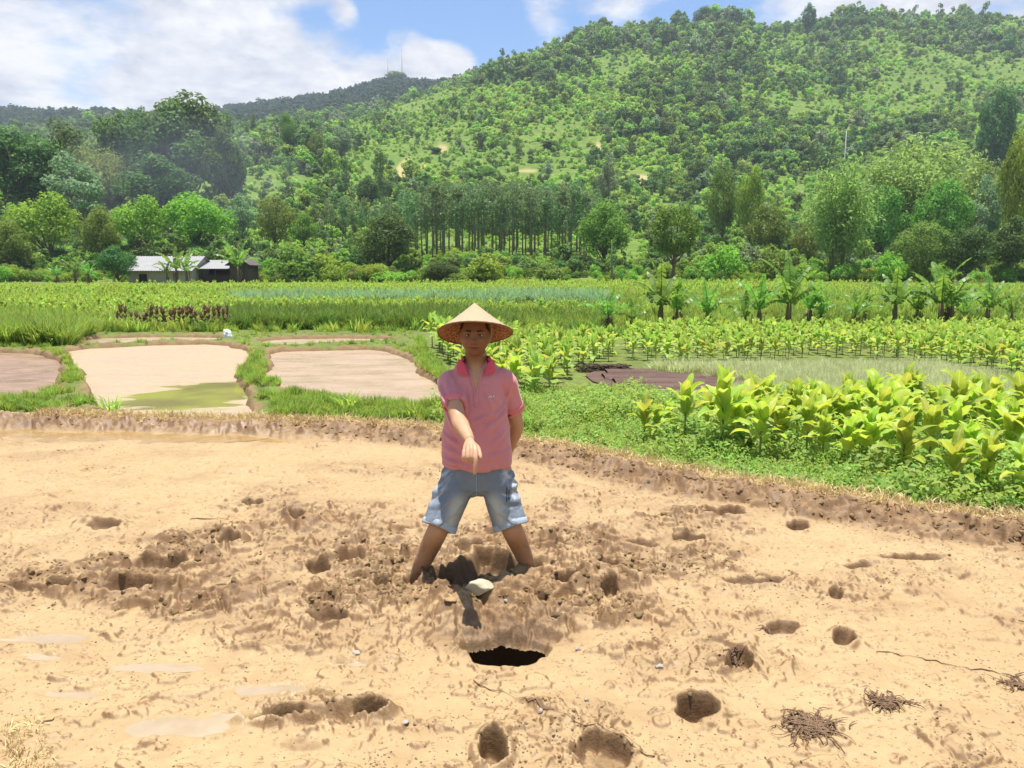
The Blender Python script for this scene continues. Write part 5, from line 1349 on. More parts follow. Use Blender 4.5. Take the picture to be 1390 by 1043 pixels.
def finish(me, name, mat, parent=man, **kw):
    me.name = name; me.materials.clear(); me.materials.append(mat)
    me.polygons.foreach_set('use_smooth', np.ones(len(me.polygons), dtype=bool)); return link(name, me, parent, **kw)
def verts(me):
    a = np.empty(len(me.vertices) * 3, dtype=np.float32); me.vertices.foreach_get('co', a); return a.reshape(-1, 3)
def normals(me):
    a = np.empty(len(me.vertices) * 3, dtype=np.float32); me.vertices.foreach_get('normal', a); return a.reshape(-1, 3)
# ---------------- body
B = MB()
HC_ = Vector((.006, -.035, 1.388))    # head centre at eye height
def head(mb):
    n, m = 72, 60; V = []
    g = lambda x, z, cx, cz, sx, sz: math.exp(-((x - cx) / sx) ** 2 - ((z - cz) / sz) ** 2)
    for i in range(1, m):
        ph = math.pi * i / m
        for k in range(n):
            t = 2 * math.pi * k / n
            x, y, z = .081 * math.sin(ph) * math.cos(t), .098 * math.sin(ph) * math.sin(t), .118 * math.cos(ph)
            lo = max(0, min(1, (-.02 - z) / .098)); x *= 1 - .22 * lo ** 1.6; y *= 1 - .10 * lo
            if y > 0: y *= 1 - .38 * lo; z *= 1 - .3 * lo * min(1, y / .05)
            if y < 0:
                f = min(1, -y / .045); ax = abs(x)
                d = .005 * g(ax, z, .026, .026, .024, .009) - .014 * g(ax, z, .031, .004, .016, .012) + .004 * g(ax, z, .031, .001, .010, .007)
                d += .010 * g(x, z, 0, .005, .008, .022) + .026 * g(x, z, 0, -.027, .012, .013) + .008 * g(ax, z, .013, -.034, .007, .008)
                d += .008 * g(ax, z, .046, -.020, .018, .016) - .004 * g(ax, z, .034, -.045, .008, .014)
                d += .009 * g(x, z, 0, -.056, .024, .006) + .010 * g(x, z, 0, -.072, .021, .007) - .012 * g(x, z, 0, -.0645, .030, .0038)
                d += .007 * g(x, z, 0, -.098, .022, .014) - .003 * g(x, z, 0, -.082, .02, .006)
                y -= d * f
            V.append((HC_.x + x, HC_.y + y, HC_.z + z))
    F = [(i * n + k, (i + 1) * n + k, (i + 1) * n + (k + 1) % n, i * n + (k + 1) % n) for i in range(m - 2) for k in range(n)]
    V += [(HC_.x, HC_.y, HC_.z + .118), (HC_.x, HC_.y, HC_.z - .118)]; b = len(V) - 2
    F3 = [(b, k, (k + 1) % n) for k in range(n)] + [(b + 1, (m - 2) * n + (k + 1) % n, (m - 2) * n + k) for k in range(n)]
    mb.add(V, F3, F)
head(B)
for s in (-1, 1):
    ball(B, (HC_.x + s * .082, HC_.y + .012, HC_.z - .006), (.009, .020, .031), 10, Matrix.Rotation(s * -.35, 3, 'Z'))
    ball(B, (HC_.x + s * .084, HC_.y + .008, HC_.z - .024), (.007, .012, .012), 8)
limb(B, [(.006, .002, 1.32, .054), (.008, .010, 1.25, .059), (.010, .015, 1.19, .064), (.010, .015, 1.13, .075)])
loft(B, [hr(.56, .01, .02, .10, .08), hr(.62, .01, .02, .150, .10), hr(.75, .01, .01, .155, .112), hr(.9, .01, .01, .155, .11), hr(1.02, .01, .01, .165, .105), hr(1.1, .01, .012, .135, .085), hr(1.16, .01, .015, .09, .06), hr(1.2, .01, .015, .06, .05)])
for sh, el, wr, k in (((-.142, .01, 1.135), (-.074, -.222, .962), (-.002, -.452, .902), 1), ((.162, .015, 1.135), (.232, .125, .862), (.185, .215, .69), -1)):
    sh, el, wr = map(Vector, (sh, el, wr))
    if k == 1:
        pts = [(*(sh.lerp(Vector((0.01, .01, 1.12)), .3) + Vector((0, 0, -.02))), .046), (*(sh + Vector((0, 0, -.008))), .047), (*sh.lerp(el, .3), .045), (*sh.lerp(el, .7), .043), (*el, .041), (*(el.lerp(wr, .25) + Vector((0, 0, -.004))), .043), (*el.lerp(wr, .6), .034), (*wr, .026)]
    else:
        pts = [(*(sh.lerp(Vector((0.01, .01, 1.12)), .3) + Vector((0, 0, -.02))), .046), (*(sh + Vector((0, 0, -.008))), .047), (*sh.lerp(el, .3), .045), (*sh.lerp(el, .7), .043), (*el, .041), (*el.lerp(wr, .3), .043), (*el.lerp(wr, .65), .034), (*wr, .027)]
    limb(B, pts)
# pointing hand (palm down, index straight, the others folded)
wr = Vector((-.002, -.452, .902))
mcp = {'index': Vector((.030, -.525, .868)), 'middle': Vector((.011, -.531, .872)), 'ring': Vector((-.008, -.527, .868)), 'little': Vector((-.026, -.516, .862))}
for i, (k, p) in enumerate(mcp.items()):
    limb(B, [(*wr.lerp(p, -.12), .017), (*(wr.lerp(p, .45) + Vector((0, 0, .004))), .0155), (*p, .0118 - .0007 * i)], 12, 1.15)
    limb(B, [(*(wr + Vector((0, .01, -.012))), .016), (*(p + Vector((0, .018, -.016))), .013)], 10)
limb(B, [(*mcp['index'], .0120), (.031, -.550, .840, .0114), (.030, -.560, .812, .0108), (.027, -.566, .772, .0094), (.026, -.567, .762, .0066)], 12)
for k, dx, l in (('middle', 0, 1.05), ('ring', -.001, 1.0), ('little', -.002, .85)):
    p = mcp[k]
    limb(B, [(*p, .0112), (p.x + dx, p.y - .020 * l, p.z - .028 * l, .0100), (p.x + dx, p.y - .006, p.z - .047 * l, .0096), (p.x + dx + .001, p.y + .020, p.z - .042 * l, .0088), (p.x + dx + .001, p.y + .026, p.z - .028 * l, .0075)], 12)
limb(B, [(*(wr + Vector((.014, -.012, -.012))), .0150), (.036, -.486, .874, .0135), (.047, -.508, .858, .0108), (.052, -.527, .842, .0096), (.053, -.537, .830, .0068)], 12)
# hand resting behind the back
w2 = Vector((.185, .215, .69))
for i in range(4):
    a = w2 + Vector((-.068 + .006 * i, .012 + .004 * i, -.012 - .019 * i + .028)); limb(B, [(*w2, .017), (*w2.lerp(a, .5), .0155), (*a, .0115)], 10)
    l = (.9, 1.0, .95, .75)[i]; limb(B, [(*a, .0110), (a.x - .038 * l, a.y - .002, a.z - .006, .0098), (a.x - .060 * l, a.y - .012, a.z - .012, .0090), (a.x - .074 * l, a.y - .024, a.z - .014, .0068)], 10)
limb(B, [(*(w2 + Vector((-.01, -.006, .012))), .014), (.155, .205, .725, .0125), (.132, .198, .742, .010), (.112, .19, .748, .0072)], 10)
# legs sunk in the mud
LEG = {-1: [(-.080, .02, .62), (-.196, -.110, .335), (-.330, .005, .03), (-.372, .03, -.22)], 1: [(.105, .02, .62), (.200, -.075, .330), (.300, .085, .03), (.335, .12, -.22)]}
for s, (h_, k_, m_, f_) in LEG.items():
    h_, k_, m_, f_ = map(Vector, (h_, k_, m_, f_)); bk = Vector((0, .022, 0))
    limb(B, [(*h_, .10), (*h_.lerp(k_, .5), .078), (*k_, .058), (*(k_.lerp(m_, .35) + bk), .058), (*(k_.lerp(m_, .65) + bk * .8), .052), (*m_, .041), (*m_.lerp(f_, .6), .036), (*f_, .038)], 18)
    ball(B, tuple(k_ + Vector((0, -.018, 0))), (.046, .044, .05), 12)
    limb(B, [(*(f_ + Vector((0, .04, -.03))), .032), (*(f_ + Vector((0, -.06, -.04))), .036), (*(f_ + Vector((s * .02, -.15, -.055))), .030)], 14, 1.3)
body = fuse(B, .0032, 3, .45)
t = NT('skin'); n1 = t.noise(5, 4, .6, t.obj()); n2 = t.noise(60, 3, .6, t.obj())
sk = t.mix(t.maprange(n1, .3, .7), (.44, .245, .145), (.50, .295, .18))
sk = t.mix(t.attr('tan'), sk, (.175, .068, .034)); sk = t.mix(t.attr('lip'), sk, (.085, .028, .022)); sk = t.mix(t.attr('muddy'), sk, (.20, .125, .065))
MAT_SKIN = t.done(t.bsdf(sk, .52, t.bump(n2, .12, .002), .35))
v = verts(body); r = v - np.array(HC_)
fr = ss(.0, -.04, r[:, 1]) * (np.abs(r[:, 2]) < .13)
nos = np.exp(-((np.abs(r[:, 0]) - .011) / .006) ** 2 - ((r[:, 2] + .041) / .004) ** 2)
lip = np.exp(-(r[:, 0] / .024) ** 2 - ((r[:, 2] + .0645) / .0062) ** 2) * fr + nos * fr * .8  # lip colour, with the shadow of the nostrils painted in
tan = np.clip(ss(1.18, 1.27, v[:, 2]) * .9 + ss(.34, .2, v[:, 2]) * .38, 0, 1)  # hat's shade painted over face and neck; lower legs tanned
mudd = ss(.10, .0, v[:, 2] + .05 * fbm(v[:, 0] * 14, v[:, 2] * 14 + v[:, 1] * 9, 12, 3)) * .85
mudd = np.maximum(mudd, ss(.18, .34, fbm(v[:, 0] * 22, v[:, 2] * 22 + v[:, 1] * 17, 13, 3)) * ss(.30, .12, v[:, 2]) * .7)
for nm, a in (('lip', lip), ('tan', tan), ('muddy', mudd)):
    at = body.attributes.new(nm, 'FLOAT', 'POINT'); at.data.foreach_set('value', a.astype(np.float32))
finish(body, 'body', MAT_SKIN)
# eyes, brows, hair
M_EYE = plain('eye_white', (.55, .50, .46), .25, 5, .05, 0); M_IRIS = plain('iris', (.015, .01, .008), .15, 5, .05, 0); M_HAIR = plain('hair', (.012, .010, .009), .45, 200, .4, .3, .002)
for s in (-1, 1):
    c = (HC_.x + s * .031, HC_.y - .0745, HC_.z + .002); m = MB(); ball(m, c, (.0125, .0085, .0062), 10); eo = m.build('eye', M_EYE, man)
    m = MB(); ball(m, (c[0], c[1] - .0072, c[2]), (.0058, .0028, .0056), 8); m.build('iris', M_IRIS, eo)
    m = MB(); P = []
    bv = BVHTree.FromPolygons([tuple(q) for q in v], [tuple(p.vertices) for p in body.polygons]) if s == -1 else bv
    def front(x, z, off=.001, y0=-1.0):
        h = bv.ray_cast(Vector((x, y0, z)), Vector((0, 1, 0))); return h[0] + Vector((0, -off, 0))
    for f in np.linspace(0, 1, 9): P.append(front(HC_.x + s * (.014 + .036 * f), HC_.z + .023 + .006 * math.sin(f * 2.4) - .003 * f, .001))
    m.tube(P, [.0028, .0042, .0048, .0048, .0046, .0042, .0036, .0028, .0016], 6); m.build('eyebrow', M_HAIR, man)
    m = MB(); P = [front(HC_.x + s * (.018 + .026 * f), HC_.z + .0075 + .0035 * math.sin(f * 3.14) , .0005) for f in np.linspace(0, 1, 7)]; m.tube(P, .0018, 5); m.build('upper_eyelid', M_HAIR, man)
m = MB(); V = []; n, q = 40, 18
for i in range(q + 1):
    for k in range(n):
        t_ = 2 * math.pi * k / n; fr_ = max(0, -math.sin(t_)); ph = (i / q) * (1.62 + .42 * max(0, math.sin(t_)) - .52 * fr_ ** .7)
        V.append((HC_.x + .0835 * math.sin(ph) * math.cos(t_), HC_.y + .003 + .0985 * math.sin(ph) * math.sin(t_), HC_.z + .1175 * math.cos(ph)))
m.add(V, None, [(i * n + k, (i + 1) * n + k, (i + 1) * n + (k + 1) % n, i * n + (k + 1) % n) for i in range(q) for k in range(n)]); m.build('hair', M_HAIR, man)
# ---------------- polo shirt
S = MB()
loft(S, [hr(.657, .008, .012, .184, .140), hr(.668, .008, .012, .194, .151), hr(.72, .008, .008, .194, .157), hr(.82, .008, .006, .184, .152), hr(.92, .008, .008, .173, .138), hr(1.0, .010, .010, .168, .128), hr(1.07, .011, .012, .166, .120), hr(1.12, .011, .013, .156, .105), hr(1.16, .011, .016, .144, .090), hr(1.195, .010, .020, .126, .074), hr(1.222, .010, .026, .106, .060), hr(1.244, .010, .030, .082, .052), hr(1.256, .010, .032, .060, .045)], 40, 2.25)
shR, elR = Vector((-.142, .01, 1.135)), Vector((-.074, -.222, .962)); shL, elL = Vector((.162, .015, 1.135)), Vector((.232, .125, .862))
limb(S, [(-.07, .012, 1.128, .064), (*(shR + Vector((0, .005, -.003))), .064), (*shR.lerp(elR, .28), .063), (*(shR.lerp(elR, .58) + Vector((0, 0, -.006))), .063), (*(shR.lerp(elR, .60) + Vector((0, 0, -.006))), .060)], 22)
limb(S, [(.09, .012, 1.128, .064), (*(shL + Vector((0, 0, -.003))), .064), (*shL.lerp(elL, .30), .063), (*(shL.lerp(elL, .60) + Vector((.003, 0, 0))), .063), (*(shL.lerp(elL, .62)), .060)], 22)
shirt = fuse(S, .0045, 3, .5)
v = verts(shirt); nn = normals(shirt)
x, y, z = v[:, 0], v[:, 1], v[:, 2]
# folds: soft drapes rising from hem, pull lines from the armpits, creases over the belly
def fold(a, w): return np.exp(-(a / w) ** 2)
d = .0045 * fbm(x * 9 + z * 3, z * 3.5 + y * 4, 131, 3) + .003 * fbm(x * 22 + z * 7, z * 9 + y * 8, 132, 2)
front_ = ss(.02, -.05, y)
for (xa, za, xb, zb, w, amp) in [(-.165, 1.06, -.06, .93, .012, .008), (-.15, 1.03, -.02, .86, .013, .006), (-.16, .98, -.03, .80, .015, .006), (.185, 1.03, .09, .93, .011, .006), (.18, .98, .06, .88, .013, .005), (-.18, .78, .02, .72, .014, .006), (-.19, .72, -.02, .685, .011, .006),
                                (.19, .76, .05, .73, .012, .005), (-.06, 1.12, -.04, .98, .009, .005), (.06, 1.11, .10, 1.0, .010, .005), (-.18, .86, -.08, .80, .012, .006), (.17, .88, .10, .80, .012, .005), (0, .93, .12, .97, .014, .004), (-.185, 1.12, -.13, 1.02, .009, .007), (.20, 1.1, .165, 1.0, .010, .006)]:
    ex, ez = xb - xa, zb - za; L2 = ex * ex + ez * ez; tt = np.clip(((x - xa) * ex + (z - za) * ez) / L2, 0, 1)
    dd = np.hypot(x - xa - ex * tt, z - za - ez * tt) + .006 * fbm(x * 20, z * 20, 133, 2)
    d = d + front_ * amp * (fold(dd, w) - .55 * fold(dd - w * 1.7, w)) * np.sin(np.pi * np.clip(tt * .9 + .08, 0, 1)) ** .6
d = d * 2.0 + .002 * np.sin(np.arctan2(y, x) * 9 + 2.2 * np.sin(z * 8)) * ss(.80, .67, z)
v = v + nn * d[:, None]
shirt.vertices.foreach_set('co', v.astype(np.float32).ravel()); shirt.update()
t = NT('polo_cloth'); n1 = t.noise(340, 2, .5, t.obj()); n2 = t.noise(9, 4, .6, t.obj()); wv = t.n('ShaderNodeTexWave'); wv.wave_type = 'BANDS'; wv.bands_direction = 'Z'; wv.inputs['Scale'].default_value = 55; wv.inputs['Distortion'].default_value = 1.5; t.l(t.obj(), wv.inputs['Vector'])
pc = t.mix(n1, (.50, .185, .212), (.60, .258, .285)); pc = t.mix(t.maprange(n2, .35, .7), pc, t.mix(.35, pc, (.56, .16, .20))); pc = t.mix(t.math('MULTIPLY', wv.outputs['Fac'], .16), pc, (.78, .36, .39))
M_POLO = t.done(t.bsdf(pc, .85, t.bump(n1, .25, .001), .15, **{'Sheen Weight': .25}))
M_COLLAR = plain('collar_cloth', (.60, .085, .13), .85, 300, .12, .3, .001)
M_HEM = plain('sleeve_band', (.64, .19, .22), .85, 300, .12, .3, .001)
polo = finish(shirt, 'polo_shirt', M_POLO)
bs = BVHTree.FromPolygons([tuple(q) for q in v], [tuple(p.vertices) for p in shirt.polygons])
def sf(x_, z_, off=.002): 
    h = bs.ray_cast(Vector((x_, -1.2, z_)), Vector((0, 1, 0))); return h[0] + h[1] * off if h[0] else Vector((x_, 0, z_))
# collar: a stand behind the neck and two pointed wings folded down over the chest
m = MB(); V = []; nk = 30
for i in range(nk + 1):
    a = -.55 + (math.pi + 1.1) * i / nk; ca, sa = math.cos(a), math.sin(a); fr_ = max(0, -sa)
    top = Vector((.010 + .070 * ca, .014 + .066 * sa, 1.268 - .020 * fr_)); V += [(.010 + .068 * ca, .014 + .064 * sa, 1.21), tuple(top), tuple(top + Vector((ca, sa, -.3)) * .006), (.010 + .092 * ca, .018 + .082 * sa, 1.240 - .03 * fr_), (.010 + .098 * ca, .020 + .086 * sa, 1.222 - .02 * fr_)]
m.add(V, None, [(i * 5 + j, i * 5 + j + 1, (i + 1) * 5 + j + 1, (i + 1) * 5 + j) for i in range(nk) for j in range(4)])
for A_, B_, C_, D_ in (((-.084, 1.262), (-.094, 1.188), (-.026, 1.172), (-.052, 1.236)), ((.104, 1.258), (.116, 1.190), (.056, 1.172), (.074, 1.236))):
    V = []
    for i in range(11):
        for j in range(9):
            u, w_ = i / 10, j / 8
            L_ = (A_[0] * (1 - u) + B_[0] * u, A_[1] * (1 - u) + B_[1] * u); R_ = (D_[0] * (1 - u) + C_[0] * u, D_[1] * (1 - u) + C_[1] * u)
            xx_, zz_ = L_[0] * (1 - w_) + R_[0] * w_, L_[1] * (1 - w_) + R_[1] * w_
            yn = -.012 - .050 * math.sqrt(max(0, 1 - ((xx_ - .01) / .104) ** 2)) - .030 * u
            q = bs.ray_cast(Vector((xx_, -1.2, zz_)), Vector((0, 1, 0)))[0]
            y_ = min(yn, q.y - .006 - .006 * (1 - u)) if q else yn
            V.append((xx_, y_, zz_))
    m.add(V, None, [(i * 9 + j, (i + 1) * 9 + j, (i + 1) * 9 + j + 1, i * 9 + j + 1) for i in range(10) for j in range(8)])
    m.add([(a_[0], a_[1] + .004, a_[2]) for a_ in V], None, [(i * 9 + j, i * 9 + j + 1, (i + 1) * 9 + j + 1, (i + 1) * 9 + j) for i in range(10) for j in range(8)])
m.build('collar', M_COLLAR, polo)
# skin shows in the open neck: dark V opening and placket edges
def strip_on(pts, w, name, mat, off=.003, parent=polo, thick=.0):
    mb = MB(); V = []
    for i, (x_, z_) in enumerate(pts):
        a = pts[min(i + 1, len(pts) - 1)]; b = pts[max(i - 1, 0)]; dx, dz = a[0] - b[0], a[1] - b[1]; l = math.hypot(dx, dz); px_, pz_ = -dz / l * w / 2, dx / l * w / 2
        V += [tuple(sf(x_ + px_, z_ + pz_, .0005)), tuple(sf(x_ + px_ * .8, z_ + pz_ * .8, off)), tuple(sf(x_ - px_ * .8, z_ - pz_ * .8, off)), tuple(sf(x_ - px_, z_ - pz_, .0005))]
    mb.add(V, None, [(i * 4 + j, (i + 1) * 4 + j, (i + 1) * 4 + j + 1, i * 4 + j + 1) for i in range(len(pts) - 1) for j in range(3)]); return mb.build(name, mat, parent)
mb = MB(); V = []; rows_ = 10
for i in range(rows_ + 1):
    f = i / rows_; z_ = 1.206 - .118 * f; w = .034 * (1 - f) ** .85 + .0015
    for j in range(7): V.append(tuple(sf(.012 + w * (j / 3 - 1), z_, .0025)))
mb.add(V, None, [(i * 7 + j, i * 7 + j + 1, (i + 1) * 7 + j + 1, (i + 1) * 7 + j) for i in range(rows_) for j in range(6)]); mb.build('open_neck', MAT_SKIN, polo)
strip_on([(-.024 + .034 * f, 1.200 - .12 * f) for f in np.linspace(0, 1, 9)], .010, 'placket', M_POLO, .0075)
strip_on([(.050 - .034 * f, 1.200 - .12 * f) for f in np.linspace(0, 1, 9)], .012, 'placket', M_POLO, .0060)
strip_on([(.012, 1.085 - .075 * f) for f in np.linspace(0, 1, 8)], .026, 'placket', M_POLO, .0045)
for z_ in (1.062, 1.030):
    mb = MB(); p = sf(.012, z_, .0055); ball(mb, p, (.0045, .002, .0045), 8); mb.build('button', M_HEM, polo)
# little white stitched mark on the chest
M_LOGO = plain('white_thread', (.85, .82, .82), .8, 200, .05, .1, .001)
mb = MB()
for k, segs in enumerate((((0, 0, 0, 1), (0, .5, .6, .5), (.6, 0, .6, 1)), ((0, 0, 0, 1), (0, 0, .6, 0)), ((0, 0, .3, 1), (.3, 1, .6, 0), (.15, .45, .45, .45)))):
    for (a0, b0, a1, b1) in segs:
        f = lambda a_, b_: sf(.082 + k * .0105 + a_ * .0105, 1.058 + b_ * .0105, .003)
        mb.tube([f(a0, b0), f((a0 + a1) / 2, (b0 + b1) / 2), f(a1, b1)], .0014, 4)
mb.build('stitched_mark', M_LOGO, polo)
for (a_, b_, f0, rr) in ((shR, elR, .575, .0640), (shL, elL, .60, .0640)):
    d_ = (b_ - a_).normalized(); mb = MB(); ax = d_.cross(Vector((0, 1, 0))).normalized(); bx = d_.cross(ax).normalized()
    ctr = a_.lerp(b_, f0) + (Vector((0, 0, -.006)) if a_ is shR else Vector((.003, 0, 0))); V = []
    for j, (o_, r_) in enumerate(((-.020, .0005), (-.018, .0022), (.004, .0022), (.006, -.006))):
        for k in range(36):
            q = 2 * math.pi * k / 36; V.append(tuple(ctr + d_ * o_ + (ax * math.cos(q) + bx * math.sin(q)) * (rr + r_)))
    mb.add(V, None, [(j * 36 + k, j * 36 + (k + 1) % 36, (j + 1) * 36 + (k + 1) % 36, (j + 1) * 36 + k) for j in range(3) for k in range(36)]); mb.build('sleeve_band', M_HEM, polo)
# ---------------- denim shorts
D = MB()
loft(D, [hr(.685, .008, .016, .170, .125), hr(.66, .008, .016, .180, .132), hr(.60, .008, .018, .198, .138), hr(.55, .009, .018, .200, .132), hr(.515, .010, .018, .17, .11), hr(.50, .010, .018, .10, .085)], 36, 2.2)
ends = {}
for s, (h_, k_, m_, f_) in LEG.items():
    h_, k_ = Vector(h_), Vector(k_)
    e1 = h_.lerp(k_, .985); ax = (k_ - h_).normalized()
    c0 = h_ + Vector((s * .012, 0, -.02)); ln = [(c0, .098, .118), (h_.lerp(k_, .45), .098, .108), (h_.lerp(k_, .78), .094, .096), (e1 - ax * .004, .095, .095), (e1, .090, .090)]
    rings = []
    for c, a_, b_ in ln:
        u_ = Vector((ax.z * -1, 0, ax.x)).normalized() if abs(ax.z) > .1 else Vector((1, 0, 0)); w_ = ax.cross(u_).normalized()
        rings.append((tuple(c), tuple(u_ * a_), tuple(w_ * b_)))
    loft(D, rings, 30, 2.1); ends[s] = (e1, ax, rings[-2])
shorts = fuse(D, .0045, 3, .5)
v = verts(shorts); nn = normals(shorts); x, y, z = v[:, 0], v[:, 1], v[:, 2]
d = .005 * fbm(x * 10 + z * 3, z * 6 - x * 5 + y * 5, 141, 3) + .003 * ridged(x * 14 - z * 9, z * 15 + y * 6, 142, 2)
side = np.abs(x - .01)
d = d + .006 * np.sin(z * 95 + 30 * side + 3 * fbm(x * 8, z * 8, 143, 2)) * ss(.09, .17, side) * ss(.42, .52, z) * ss(.66, .58, z)
d = d + .005 * fold((z - .50 + (side - .03) * .7) + .01 * fbm(x * 15, z * 15, 144, 2), .012) + .004 * fold((z - .535 + (side - .02) * .9), .010)
v = v + nn * d[:, None]; shorts.vertices.foreach_set('co', v.astype(np.float32).ravel()); shorts.update()
bm = bmesh.new(); bm.from_mesh(shorts); kill = []
for f in bm.faces:
    c = f.calc_center_median()
    for s, (e1, ax, rg) in ends.items():
        if (c - e1).dot(ax) > -.012 and f.normal.dot(ax) > .6 and (c.x - .01) * s > 0: kill.append(f); break
bmesh.ops.delete(bm, geom=kill, context='FACES'); bm.to_mesh(shorts); bm.free()
t = NT('denim'); n1 = t.noise(260, 2, .6, t.obj()); n2 = t.noise(11, 5, .65, t.obj())
sxx = t.n('ShaderNodeSeparateXYZ'); t.l(t.obj(), sxx.inputs[0])
dc = t.mix(n1, (.145, .178, .228), (.235, .275, .33)); dc = t.mix(t.maprange(n2, .35, .7), dc, t.mix(.5, dc, (.12, .155, .21)))
fd = t.math('MULTIPLY', t.attr('faded'), t.maprange(n2, .25, .6, .6, 1.0)); dc = t.mix(fd, dc, (.50, .49, .42)); dc = t.mix(t.attr('crease'), dc, (.52, .55, .58))
M_DENIM = t.done(t.bsdf(dc, .85, t.bump(n1, .35, .001), .15))
v = verts(shorts); x, y, z = v[:, 0], v[:, 1], v[:, 2]; fr_ = ss(.03, -.05, y)
fade = np.zeros(len(v)); 
for s in (-1, 1):
    cx_ = .012 + s * (.085 + (.55 - z) * .30); fade = np.maximum(fade, np.exp(-((x - cx_) / .042) ** 2) * ss(.56, .48, z) * ss(.30, .40, z) * fr_)
crs = np.clip(ridged((x - .01) * 16 - z * 10, z * 20 + np.abs(x) * 12, 146, 2) - .25, 0, 1) * ss(.12, .17, np.abs(x - .01)) * ss(.40, .5, z) * 1.3
for nm, a in (('faded', fade * .85), ('crease', np.clip(crs, 0, .8))):
    at = shorts.attributes.new(nm, 'FLOAT', 'POINT'); at.data.foreach_set('value', np.asarray(a, dtype=np.float32))
sh_o = finish(shorts, 'denim_shorts', M_DENIM)
M_DHEM = plain('denim_hem', (.34, .40, .47), .9, 120, .35, .5, .002); M_PRINT = plain('dark_print', (.03, .035, .05), .8, 50, .1, 0)
for s, (e1, ax, rg) in ends.items():
    mb = MB(); V = []; u_, w_ = Vector(rg[1]), Vector(rg[2])
    for j, (o_, k_) in enumerate(((-.030, 1.012), (-.028, 1.035), (.002, 1.045), (.005, 1.02), (.002, .99))):
        for k in range(48):
            q = 2 * math.pi * k / 48; wob = 1 + .012 * math.sin(q * 5 + s) + .01 * math.sin(q * 11)
            V.append(tuple(e1 + ax * (o_ + .004 * math.sin(q * 3 + s) + rnd.uniform(-.0015, .0015)) + (u_ * math.cos(q) + w_ * math.sin(q)) * (k_ * wob)))
    mb.add(V, None, [(j * 48 + k, j * 48 + (k + 1) % 48, (j + 1) * 48 + (k + 1) % 48, (j + 1) * 48 + k) for j in range(4) for k in range(48)]); mb.build('hem', M_DHEM, sh_o)
bd = BVHTree.FromPolygons([tuple(q) for q in v], [tuple(p.vertices) for p in shorts.polygons])
def df(x_, z_, off=.002):
    h = bd.ray_cast(Vector((x_, -1.2, z_)), Vector((0, 1, 0))); return h[0] + h[1] * off if h[0] else Vector((x_, 0, z_))
mb = MB()
for k in range(9): mb.tube([df(.176 + .0, .565 - k * .0085), df(.176, .559 - k * .0085)], .0026, 4)
for k in range(6): mb.tube([df(.188, .548 - k * .0085), df(.188, .542 - k * .0085)], .0026, 4)
mb.build('printed_mark', M_PRINT, sh_o)
mb = MB(); mb.tube([df(.012, .64 - .12 * f, .0015) for f in np.linspace(0, 1, 12)], .0022, 5); mb.tube([df(.026, .64 - .075 * f, .0015) for f in np.linspace(0, 1, 9)] + [df(.014, .553, .0015)], .0014, 4); mb.build('fly_seam', M_DHEM, sh_o)
for s in (-1, 1):
    mb = MB(); mb.tube([df(.012 + s * (.118 + .058 * f ** .7), .640 - .085 * f ** 1.6, .001) for f in np.linspace(0, 1, 10)], .0022, 5); mb.build('pocket_edge', M_DHEM, sh_o)
# ---------------- conical straw hat
hat = empty('straw_hat', (.006, -.024, 1.397)); hat.parent = man; hat.rotation_euler = (-R(22), R(-1.5), 0)
for k in ('label',): pass
RAD, HT = .200, .170
def cone(off, n=96, m=26):
    V = []
    for i in range(m + 1):
        f = i / m; r_ = RAD * f; z_ = HT * (1 - f) + off - .006 * math.sin(f * math.pi) + .0 * f
        for k in range(n):
            q = 2 * math.pi * k / n; rr = r_ * (1 + .006 * math.sin(3 * q + 1)); rb = .0012 * (1 if (i % 2) else -1) * f
            V.append((rr * math.cos(q), rr * math.sin(q), z_ + rb + .004 * f * math.sin(2 * q + .6)))
    F = [(i * n + k, (i + 1) * n + k, (i + 1) * n + (k + 1) % n, i * n + (k + 1) % n) for i in range(m) for k in range(n)]; return V, F
t = NT('straw_outer'); n1 = t.noise(60, 4, .6, t.obj()); n2 = t.noise(8, 4, .6, t.obj())
M_HATO = t.done(t.bsdf(t.mix(n1, (.31, .235, .145), (.43, .34, .22)), .8, t.bump(n1, .4, .003), .2))
t = NT('straw_lining'); vo = t.n('ShaderNodeTexVoronoi'); vo.feature = 'DISTANCE_TO_EDGE'; vo.inputs['Scale'].default_value = 42; t.l(t.obj(), vo.inputs['Vector']); n1 = t.noise(30, 4, .6, t.obj())
lc = t.mix(t.maprange(vo.outputs['Distance'], .02, .12), (.50, .27, .14), t.mix(n1, (.20, .075, .04), (.34, .15, .08)))
M_HATI = t.done(t.bsdf(lc, .8, t.bump(vo.outputs['Distance'], .4, .004), .15))
V, F = cone(.0035); mb = MB(); mb.add(V, None, F); ho_ = mb.build('crown', M_HATO, hat)
V, F = cone(-.0035); mb = MB(); mb.add(V, None, [f[::-1] for f in F]); mb.build('lining', M_HATI, hat)
mb = MB(); P = [(RAD * (1 + .006 * math.sin(3 * q + 1)) * math.cos(q), RAD * (1 + .006 * math.sin(3 * q + 1)) * math.sin(q), .004 * math.sin(2 * q + .6)) for q in np.linspace(0, 2 * math.pi, 97)]
mb.tube(P, [.0048 + .0008 * math.sin(i * 1.9) for i in range(97)], 7, cap=False); mb.build('rim', plain('rim_cane', (.17, .10, .055), .7, 60, .4, .3, .002), hat)
mb = MB(); mb.tube([(.088, -.078, .078), (.094, -.066, .03), (.090, -.055, -.03), (.074, -.040, -.09), (.045, -.020, -.135)], .0018, 6); mb.build('chin_cord', M_HATO, hat)
man.rotation_euler = (0, 0, 0)
HAZE = 0.00026
EXPOSURE = .92
